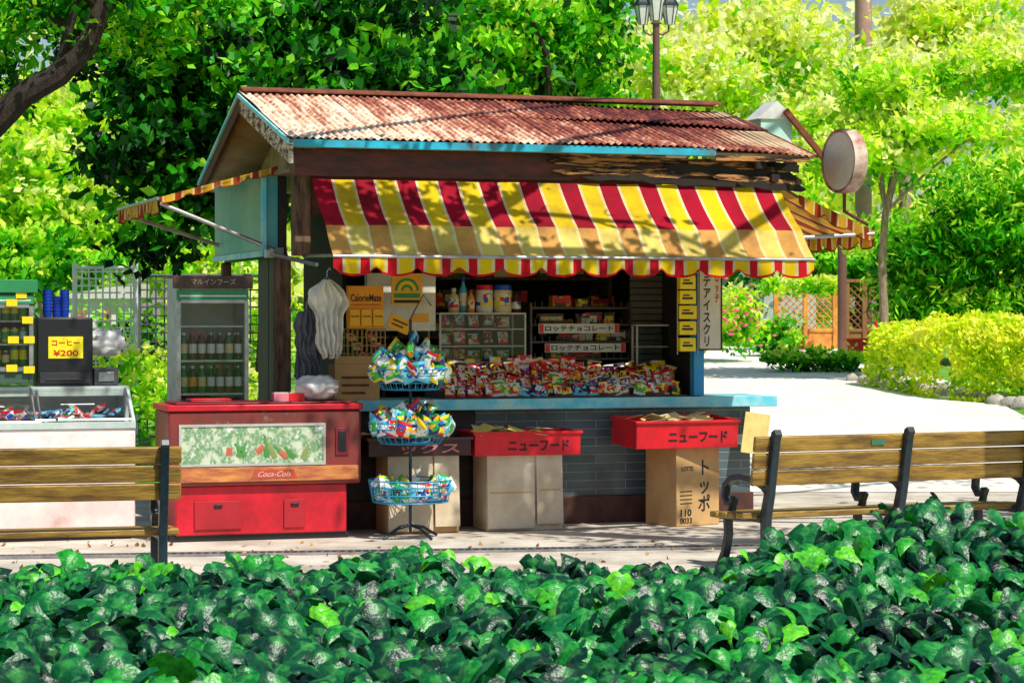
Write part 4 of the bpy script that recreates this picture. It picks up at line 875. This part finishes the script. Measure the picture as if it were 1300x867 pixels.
# ------------------------------------------------ display fridges
def fridge(label,px0,px1,py0,py1,v,dep,header,hm,shelves,bodym,group,topm=None):
    """shelves: list of (local z, kinds)"""
    u0,u1=U(px0,v),U(px1,v); pm=(px0+px1)/2; z1=Z(pm,py0,v); z0=Z(pm,py1,v); w_=u1-u0; h=z1-z0
    r=kthing('display_fridge',label,'fridge',u0,v,z0); t=.03; hh=.17
    mb=MB(); mb.box(0,t,0,dep,0,h);mb.box(w_-t,w_,0,dep,0,h);mb.box(t,w_-t,dep-t,dep,0,h);mb.box(t,w_-t,0,dep-t,h-hh,h);mb.box(t,w_-t,0,dep-t,0,.1); mb.obj('cabinet',[bodym],r,bevel=.006)
    mb=MB(); mb.box(-.03,w_+.03,-.04,-.001,h-hh*.5,h+.01); mb.box(-.03,w_+.03,0,dep,h+.001,h+.012); mb.obj('header',[hm],r,bevel=.004)
    if header: text(header,.06,(w_/2,-.043,h-hh*.2),M('faded_ink',(.5,.45,.36)),r,fit=(w_*.62,.045))
    mb=MB(); mb.box(.0,w_,-.02,-.001,h-hh*.98,h-hh*.6,0); mb.box(.02,w_-.02,-.022,-.0205,h-hh*.86,h-hh*.8,1); mb.obj('light_strip',[M('strip_green',(.03,.3,.12)),white],r)
    zz0,zz1=.11,h-hh-.01
    mb=MB(); g=.02; mb.box(t,w_-t,-.006,-.002,zz0,zz1); mb.obj('glass_door',[glass],r)
    mb=MB(); mb.box(0,g+.01,-.016,-.0015,zz0,zz1);mb.box(w_-g-.01,w_,-.016,-.0015,zz0,zz1);mb.box(g+.01,w_-g-.01,-.016,-.0065,zz0-.02,zz0+.01);mb.box(g+.01,w_-g-.01,-.016,-.0065,zz1-.015,zz1+.01); mb.obj('door_frame',[steel],r)
    for (z,kinds) in shelves:
        mb=MB()
        mb.box(t,w_-t,.02,.03,z,z+.015); mb.box(t,w_-t,dep-t-.02,dep-t-.01,z,z+.01)
        for q in range(12): x=t+.01+(w_-2*t-.02)*q/11; mb.box(x-.003,x+.003,.031,dep-t-.021,z+.002,z+.008)
        mb.obj('shelf',[steel],r)
        if kinds is None: continue
        n=int((w_-2*t)/.062)
        for i in range(n):
            for j in range(2):
                me,lb=random.choice(kinds); p=KM@Vector((u0+t+.035+i*(w_-2*t-.07)/(n-1),v+.06+.08*j,z0+z+.016))
                put(me,p,(0,0,random.random()*6),'drink_bottle' if 'bottle' in lb else 'drink_can',lb+' standing in the display fridge','drink',group)
    return r
def canm(c1,c2): 
    mb=MB(); mb.lathe([(.022,0),(.028,.008),(.028,.03),(.028,.085),(.028,.105),(.022,.115),(.022,.117)],n=12,mi=[2,0,1,0,2,2]); return mb.mesh('drink_can',[c1,c2,steel])
def botm(c1,c2,c3):
    mb=MB(); mb.lathe([(.026,0),(.03,.01),(.03,.05),(.03,.12),(.026,.14),(.012,.18),(.012,.185),(.014,.186),(.014,.205)],n=12,mi=[0,0,1,0,0,0,2,2]); return mb.mesh('drink_bottle',[c1,c2,c3])
dk=M('dark_drink',(.02,.025,.025),rough=.15); gg=M('green_drink',(.03,.2,.07),rough=.15)
tins=[(botm(dk,PC['white'],steel),'dark bottle with pale label'),(botm(gg,PC['cream'],white),'green bottle'),(botm(dk,PC['orange'],white),'dark brown bottle'),(botm(PC['brown'],PC['white'],redp),'brown bottle with white label')]
brt=[(canm(PC['green'],PC['white']),'green can'),(canm(PC['yellow'],PC['green']),'yellow can'),(botm(gg,PC['yellow'],white),'green tea bottle'),(canm(PC['sky'],PC['white']),'blue can'),(canm(PC['brown'],PC['cream']),'brown can')]
fridge('tall glass fronted drinks fridge with worn brown header',224,315,352,648,.0,.42,'マルインフーズ',M('header_brown',(.1,.05,.035),(.04,.02,.015),rough=.5),[(.6,tins),(.87,tins),(1.12,tins),(1.38,None)],M('fridge_grey',(.55,.57,.54),(.4,.43,.4)),'bottles in the tall fridge')
fridge('small countertop drinks fridge with yellow price tags',-26,42,357,487,.0,.4,None,M('header_green',(.02,.25,.08)),[(.11,brt),(.28,brt),(.45,brt)],M('fridge_green',(.05,.12,.08)),'drinks in the countertop fridge')
for k,(px,py) in enumerate(((20,375),(8,385),(28,407),(30,432),(10,432),(8,468),(30,470))):
    r,w_,h=flat('price_tag','small yellow price tag stuck on the fridge door','price tag',px,px+14,py-5,py+4,-.03,yellow,rot=R(random.uniform(-3,3)),th=.003,group='yellow price tags')
# ------------------------------------------------ ice cream freezer
v=-.25; a,b=U(-70,v),U(172,v); w_=b-a
fz=kthing('ice_cream_freezer','long white and pink ice cream freezer with sloping glass top','freezer',a,v,0)
mb=MB(); mb.prism([(0,.06),(0,.82),(.06,.84),(.7,.84),(.7,.06)],0,w_); mb.obj('body',[M('freezer_pinkwhite',(.9,.78,.74),(.78,.55,.52),rough=.35,scale=2,c3=(.5,.35,.28),pos=(.42,.64))],fz,bevel=.01)
mb=MB(); mb.box(.03,w_-.03,.05,.65,0,.059); mb.obj('foot',[black],fz)
mb=MB(); 
mb.prism([(.0,.845),(.02,.845),(.3,1.06),(.3,1.1),(.0,.875)],0,.03);mb.prism([(.0,.845),(.02,.845),(.3,1.06),(.3,1.1),(.0,.875)],w_-.03,w_); mb.box(0,w_,.301,.7,1.09,1.12); mb.box(0.031,w_-.031,.302,.32,1.05,1.089); mb.box(0,w_,-.012,-.002,.82,.87); mb.box(.0,w_,.68,.7,.845,1.088)
mb.box(w_-.03,w_,.321,.679,.845,1.088);mb.box(0,.03,.321,.679,.845,1.088)
mb.obj('top_frame',[M('frame_grey_green',(.42,.55,.52),(.6,.66,.62),rough=.35)],fz)
for s0,s1,dz_ in ((.03,w_*.5,.0),(w_*.47,w_-.03,.012)):
    mb=MB(); P=lambda y,x:(x,y,.872+(y-.005)*.75+dz_)
    mb.add([P(.005,s0),P(.005,s1),P(.3,s1),P(.3,s0)],[(0,1,2,3)]); mb.obj('glass_lid',[glass],fz)
    mb=MB(); 
    for x in (s0,s1): mb.tube([P(.005,x),P(.3,x)],.009,n=6)
    mb.tube([P(.005,s0),P(.005,s1)],.009,n=6); mb.tube([P(.15,s0+.2),P(.15,s1-.25)],.004,n=5); mb.obj('lid_frame',[steel],fz)
mb=MB(); mb.box(.01,w_-.01,-.006,-.001,.6,.78); mb.obj('pale_band',[M('band_pale',(.8,.82,.8),(.78,.62,.58))],fz)
for i in range(70):
    me,c=random.choice([packs[2],packs[9],packs[11],cm[0],cm[4],packs[12],cm[6]]); p=KM@Vector((a+.08+random.random()*(w_-.2),v+.06+random.random()*.32,.86+random.random()*.05))
    put(me,p,(R(random.uniform(50,100)),0,random.random()*6),'ice_cream_pack','%s ice cream packet inside the freezer'%c[0],'ice cream','ice cream packets in the freezer',(.9,.9,.9))
v=.12; u0,u1=U(47,v),U(118,v); z0=1.124; h=Z(80,403,v)-z0; w_=u1-u0
r=kthing('coffee_dispenser','black box with yellow handwritten coffee price sign on the freezer','coffee machine',u0,v,z0)
mb=MB(); mb.box(0,w_,0,.3,0,h); mb.obj('body',[black],r,bevel=.012)
mb=MB(); mb.box(.02,w_-.02,-.012,-.001,.02,.1); mb.box(.06,w_-.06,-.02,-.0125,.04,.055); mb.obj('drip_panel',[M('charcoal',(.03,.03,.035))],r,bevel=.003)
mb=MB(); mb.box(w_*.2,w_*.82,-.006,-.001,h*.4,h*.72); mb.obj('price_sign',[M('sign_yellow',(.98,.85,.01))],r)
text('コーヒー',.06,(w_*.51,-.008,h*.63),inkr,r,fit=(w_*.5,.042),bold=.001); text('¥200',.06,(w_*.51,-.008,h*.48),inkr,r,fit=(w_*.45,.046),bold=.001)
for i,px in enumerate((60,72,82)):
    mb=MB(); n=7 if i!=1 else 5
    for k in range(n): mb.lathe([(.028,k*.025),(.036,k*.025+.05),(.039,k*.025+.052),(.039,k*.025+.056),(.034,k*.025+.056)],n=14)
    o=mb.obj('cup_stack',[blue]); o.location=KM@Vector((U(px,.25),.25,z0+h+.001)); lab(o,'stack of blue paper cups on the coffee box','cups','stacks of blue cups')
bag('white plastic bag tied up beside the coffee box',135,452,.3,.14,.1,.1,wb)
mb=MB(); mb.box(-.09,.09,0,.2,0,.13); mb.box(-.06,.06,-.01,-.001,.03,.1,1); o=mb.obj('cash_box',[M('grey_box',(.08,.09,.1)),steel],bevel=.01); o.location=KM@Vector((U(135,.15),.15,1.124)); o.rotation_euler=(0,0,KA); lab(o,'small dark metal box on the ice cream freezer','box')
# ------------------------------------------------ benches
slat=M('bench_slat',(.42,.25,.04),(.16,.085,.018),rough=.5,scale=3,bump=.3,stretch=(1,6,6))
def bench(label,px0,px1,D,rot,legs,plate=None):
    x0=(px0-650)*D/F; L=(px1-px0)*D/F/math.cos(rot)
    r=thing('park_bench',label,'bench',(x0,D,.005),rot)
    mb=MB(); T=Matrix.Translation((0,-.02,.42))@Matrix.Rotation(R(10),4,'X')
    for k in range(3): mb.box(0,L,0,.034,.135+k*.11,.135+k*.11+.1,0,T)
    mb.obj('backrest',[slat],r,bevel=.008)
    mb=MB()
    for k in range(4): mb.box(0,L,.07+k*.115,.07+k*.115+.1,.335-.006*k,.375-.006*k)
    mb.obj('seat',[slat],r,bevel=.008)
    for lp in legs:
        x=lp*L; mb=MB(); wd=.026
        def strip(pts,ws):
            pts=[Vector((0,p[0],p[1])) for p in pts]; n=len(pts); vs=[];fs=[]
            for i,p in enumerate(pts):
                d=(pts[min(i+1,n-1)]-pts[max(0,i-1)]).normalized(); nn=Vector((0,-d.z,d.y)); w2=ws[i] if isinstance(ws,list) else ws
                for sx,sn in ((-wd,-1),(wd,-1),(wd,1),(-wd,1)): vs.append(p+nn*w2*sn+Vector((x+sx,0,0)))
            for i in range(n-1):
                for k in range(4): fs.append((i*4+k,i*4+(k+1)%4,(i+1)*4+(k+1)%4,(i+1)*4+k))
            fs.append((3,2,1,0)); fs.append(tuple((n-1)*4+k for k in range(4))); mb.add(vs,fs)
        strip([(-.06,0),(-.03,.08),(.005,.22),(.0,.36),(-.045,.5),(-.08,.68),(-.115,.84),(-.13,.885),(-.155,.9)],[.03,.03,.03,.036,.032,.03,.028,.028,.022])
        strip([(0.0,.33),(.15,.335),(.35,.325),(.52,.32)],.022)
        strip([(.5,.33),(.49,.2),(.53,.08),(.58,0)],[.024,.022,.022,.03])
        pts=[(-.05,.5),(.02,.545),(.14,.58),(.3,.59),(.43,.575),(.52,.52),(.53,.45),(.49,.405),(.43,.41),(.41,.45)]
        strip(pts,[.02]*len(pts)); strip([(.43,.41),(.44,.37),(.47,.33)],.014)
        mb.obj('leg',[iron],r,bevel=.005)
    if plate: 
        mb=MB(); mb.box(L*plate-.05,L*plate+.05,-.008,-.002,.39,.42,0,T); mb.obj('plate',[M('plate_green',(.05,.25,.15))],r)
    return r
bench('wooden slatted park bench with black iron scroll arm',-150,216,13.6,R(14),[.04,.94])
bench('long wooden slatted park bench with black iron scroll arms',950,1345,15.1,R(24),[.06,.52,.97],.42)
# ------------------------------------------------ background furniture
def lamp(px,D,topy):
    base=Vector(((px-650)*D/F,D,gz(D))); H=W(px,topy,D).z-base.z
    r=thing('street_lamp','old fashioned park lamp post with clustered pale lanterns','street lamp',base)
    lg=M('lamp_glass',(.75,.75,.7),rough=.2)
    mb=MB(); mb.lathe([(.13,0),(.13,.1),(.09,.2),(.065,.8),(.06,H*.8),(.05,H),(.09,H+.02),(.05,H+.05)],n=12)
    for s in (-1,1): mb.tube([(0,0,H-.12),(s*.09,0,H-.15),(s*.18,0,H-.1),(s*.19,0,H+.02)],.018,n=6)
    mb.obj('pole',[M('lamp_brown',(.16,.08,.07),rough=.5)],r)
    for cx,cz,s in ((0,.06,1.1),(-.2,.0,.9),(.2,.0,.9)):
        mb=MB(); T=Matrix.Translation((cx,0,H+cz)); mb.lathe([(.07*s,0),(.13*s,.3*s),(.13*s,.31*s)],n=6,T=T); mb.obj('lantern_glass',[lg],r)
        mb=MB(); mb.lathe([(.15*s,.31*s),(.15*s,.34*s),(.1*s,.42*s),(.04*s,.47*s),(.02*s,.54*s)],n=6,T=T)
        for k in range(6):
            a=k*math.pi/3; mb.tube([(cx+math.cos(a)*.07*s,math.sin(a)*.07*s,H+cz),(cx+math.cos(a)*.135*s,math.sin(a)*.135*s,H+cz+.31*s)],.008,n=5)
        mb.obj('lantern_cap',[iron],r)
lamp(833,35,32)
for (px,D,y0,rad,lb,nm) in ((1069,47,296,.09,'brown round post beside the wooden lattice','post'),(1096,66,-60,.24,'tall pinkish brown steel pole rising above the trees','pole')):
    base=Vector(((px-650)*D/F,D,gz(D))); H=W(px,y0,D).z-base.z; mb=MB(); mb.lathe([(rad*1.2,0),(rad*1.2,.06),(rad,.08),(rad,H),(rad*.7,H+.03)],n=14); o=mb.obj(nm,[M('pole_'+nm,(.2,.09,.07) if nm=='post' else (.5,.28,.24),rough=.5)]); o.location=base; lab(o,lb,nm)
def lattice(px0,px1,D,py0,mat,label):
    x0,x1=(px0-650)*D/F,(px1-650)*D/F; z0=gz(D); h=W(0,py0,D).z-z0; r=thing('lattice_fence',label,'fence',(x0,D,z0)); w_=x1-x0
    mb=MB(); 
    for k in range(3): x=w_*k/2; mb.box(x-.05,x+.05,-.05,.05,0,h+.05)
    mb.box(-.1,w_+.1,-.06,.06,h+.051,h+.12);mb.box(.051,w_/2-.051,-.04,.04,.35,.42);mb.box(w_/2+.051,w_-.051,-.04,.04,.35,.42);mb.box(.051,w_/2-.051,-.015,.015,.0,.349,0);mb.box(w_/2+.051,w_-.051,-.015,.015,.0,.349,0); mb.obj('frame',[mat],r,bevel=.01)
    mb=MB(); s=.15
    n=int((w_+h)/s)
    for i in range(-n,n):
        for sg in (1,-1):
            xa=i*s; za,zb=.42,h; xb=xa+sg*(zb-za)
            p0=Vector((xa,za));p1=Vector((xb,zb))
            t0,t1=0,1; dx=p1.x-p0.x
            for lim,s_ in ((0,1),(w_,-1)):
                f=(lim-p0.x)/dx
                if (dx>0)==(s_>0): t0=max(t0,f)
                else: t1=min(t1,f)
            if t1-t0>.02:
                q0=p0.lerp(p1,t0);q1=p0.lerp(p1,t1); mb.tube([(q0.x,.008*sg,q0.y),(q1.x,.008*sg,q1.y)],.012,n=4)
    mb.obj('lattice',[mat],r)
lattice(985,1060,49,364,M('lattice_orange_sunlit',(.9,.36,.06),(.6,.2,.05)),'orange wooden lattice fence panel with sunlight in its colour')  # sunlight put into this panel's brighter wood colour
lattice(1075,1120,49,362,M('lattice_brown_shaded',(.35,.14,.05)),'brown wooden lattice fence panel with shade in its colour')  # same wood, with shade painted in as a darker colour
p=W(1112,440,46)
r=thing('traffic_cone','red traffic cone standing near the lattice fence','cone',(p.x,46,gz(46)))
mb=MB(); mb.lathe([(.15,.03),(.1,.25),(.09,.3),(.06,.42),(.03,.68)],n=14,mi=[0,1,0,0]); mb.obj('cone',[redp,white],r); mb=MB(); mb.box(-.19,.19,-.19,.19,0,.03); mb.obj('base',[redp],r,bevel=.01)
p=W(1088,440,45); mb=MB(); mb.box(-.2,.2,-.15,.15,0,.35); mb.box(-.22,.22,-.17,.17,.351,.4); mb.box(-.16,.16,-.16,-.151,.05,.3); o=mb.obj('red_bin',[redp],bevel=.02); o.location=(p.x,45,gz(45)); lab(o,'low red box beside the brown post','bin')
r=thing('park_shed','pale park hut with blue grey roof half hidden by trees','hut',((950-650)*56/F,56,gz(56)))
mb=MB(); mb.box(-.9,1.6,0,2,0,1.35); mb.obj('wall',[M('shed_wall',(.6,.65,.65))],r); mb=MB(); mb.prism([(-1.1,1.351),(.35,1.9),(1.8,1.351)],-.1,2.1,axis='y'); mb.obj('roof',[M('shed_roof',(.3,.45,.5))],r)
# red and white hut behind the left fence
D=31; x=(128-650)*D/F; r=thing('park_hut','small white hut with red panels behind the mesh fence','hut',(x,D,gz(D)))
mb=MB(); mb.box(-.42,.42,0,.8,0,1.55); mb.obj('wall',[M('hut_white',(.85,.83,.8),(.7,.66,.62))],r)
mb=MB(); mb.box(-.38,-.2,-.02,-.001,.2,1.4); mb.box(.02,.14,-.02,-.001,.2,1.4); mb.obj('panel',[M('hut_red',(.75,.12,.1),(.6,.15,.12))],r)
mb=MB(); mb.prism([(-.5,1.551),(-.5,1.6),(.5,1.75),(.5,1.551)],-.1,.9,axis='y'); mb.obj('roof',[M('hut_roof',(.75,.72,.66))],r)
def meshfence(label,px0,px1,D,py0,mat,s):
    x0,x1=(px0-650)*D/F,(px1-650)*D/F; z0=gz(D); h=W(0,py0,D).z-z0; w_=x1-x0; r=thing('mesh_fence',label,'fence',(x0,D,z0))
    mb=MB(); n=max(1,int(w_/1.0))
    for k in range(n+1): x=w_*k/n; mb.tube([(x,0,0),(x,0,h+.05)],.03,n=8)
    mb.tube([(0,0,h),(w_,0,h)],.022,n=6); mb.obj('post',[mat],r)
    mb=MB(); g=.009
    for i in range(int(w_/s)+1): mb.box(i*s-g,i*s+g,-g,g,.05,h)
    for j in range(int(h/s)): mb.box(0,w_,-g*2-.001,-g-.001,.05+j*s-g,.05+j*s+g)
    mb.obj('mesh',[mat],r)
meshfence('white painted mesh fence behind the freezers',95,172,27,340,M('fence_white',(.88,.88,.88)),.08)
meshfence('dark grey mesh fence beyond the shrubs',176,345,27.5,350,M('fence_dark',(.1,.11,.11)),.1)
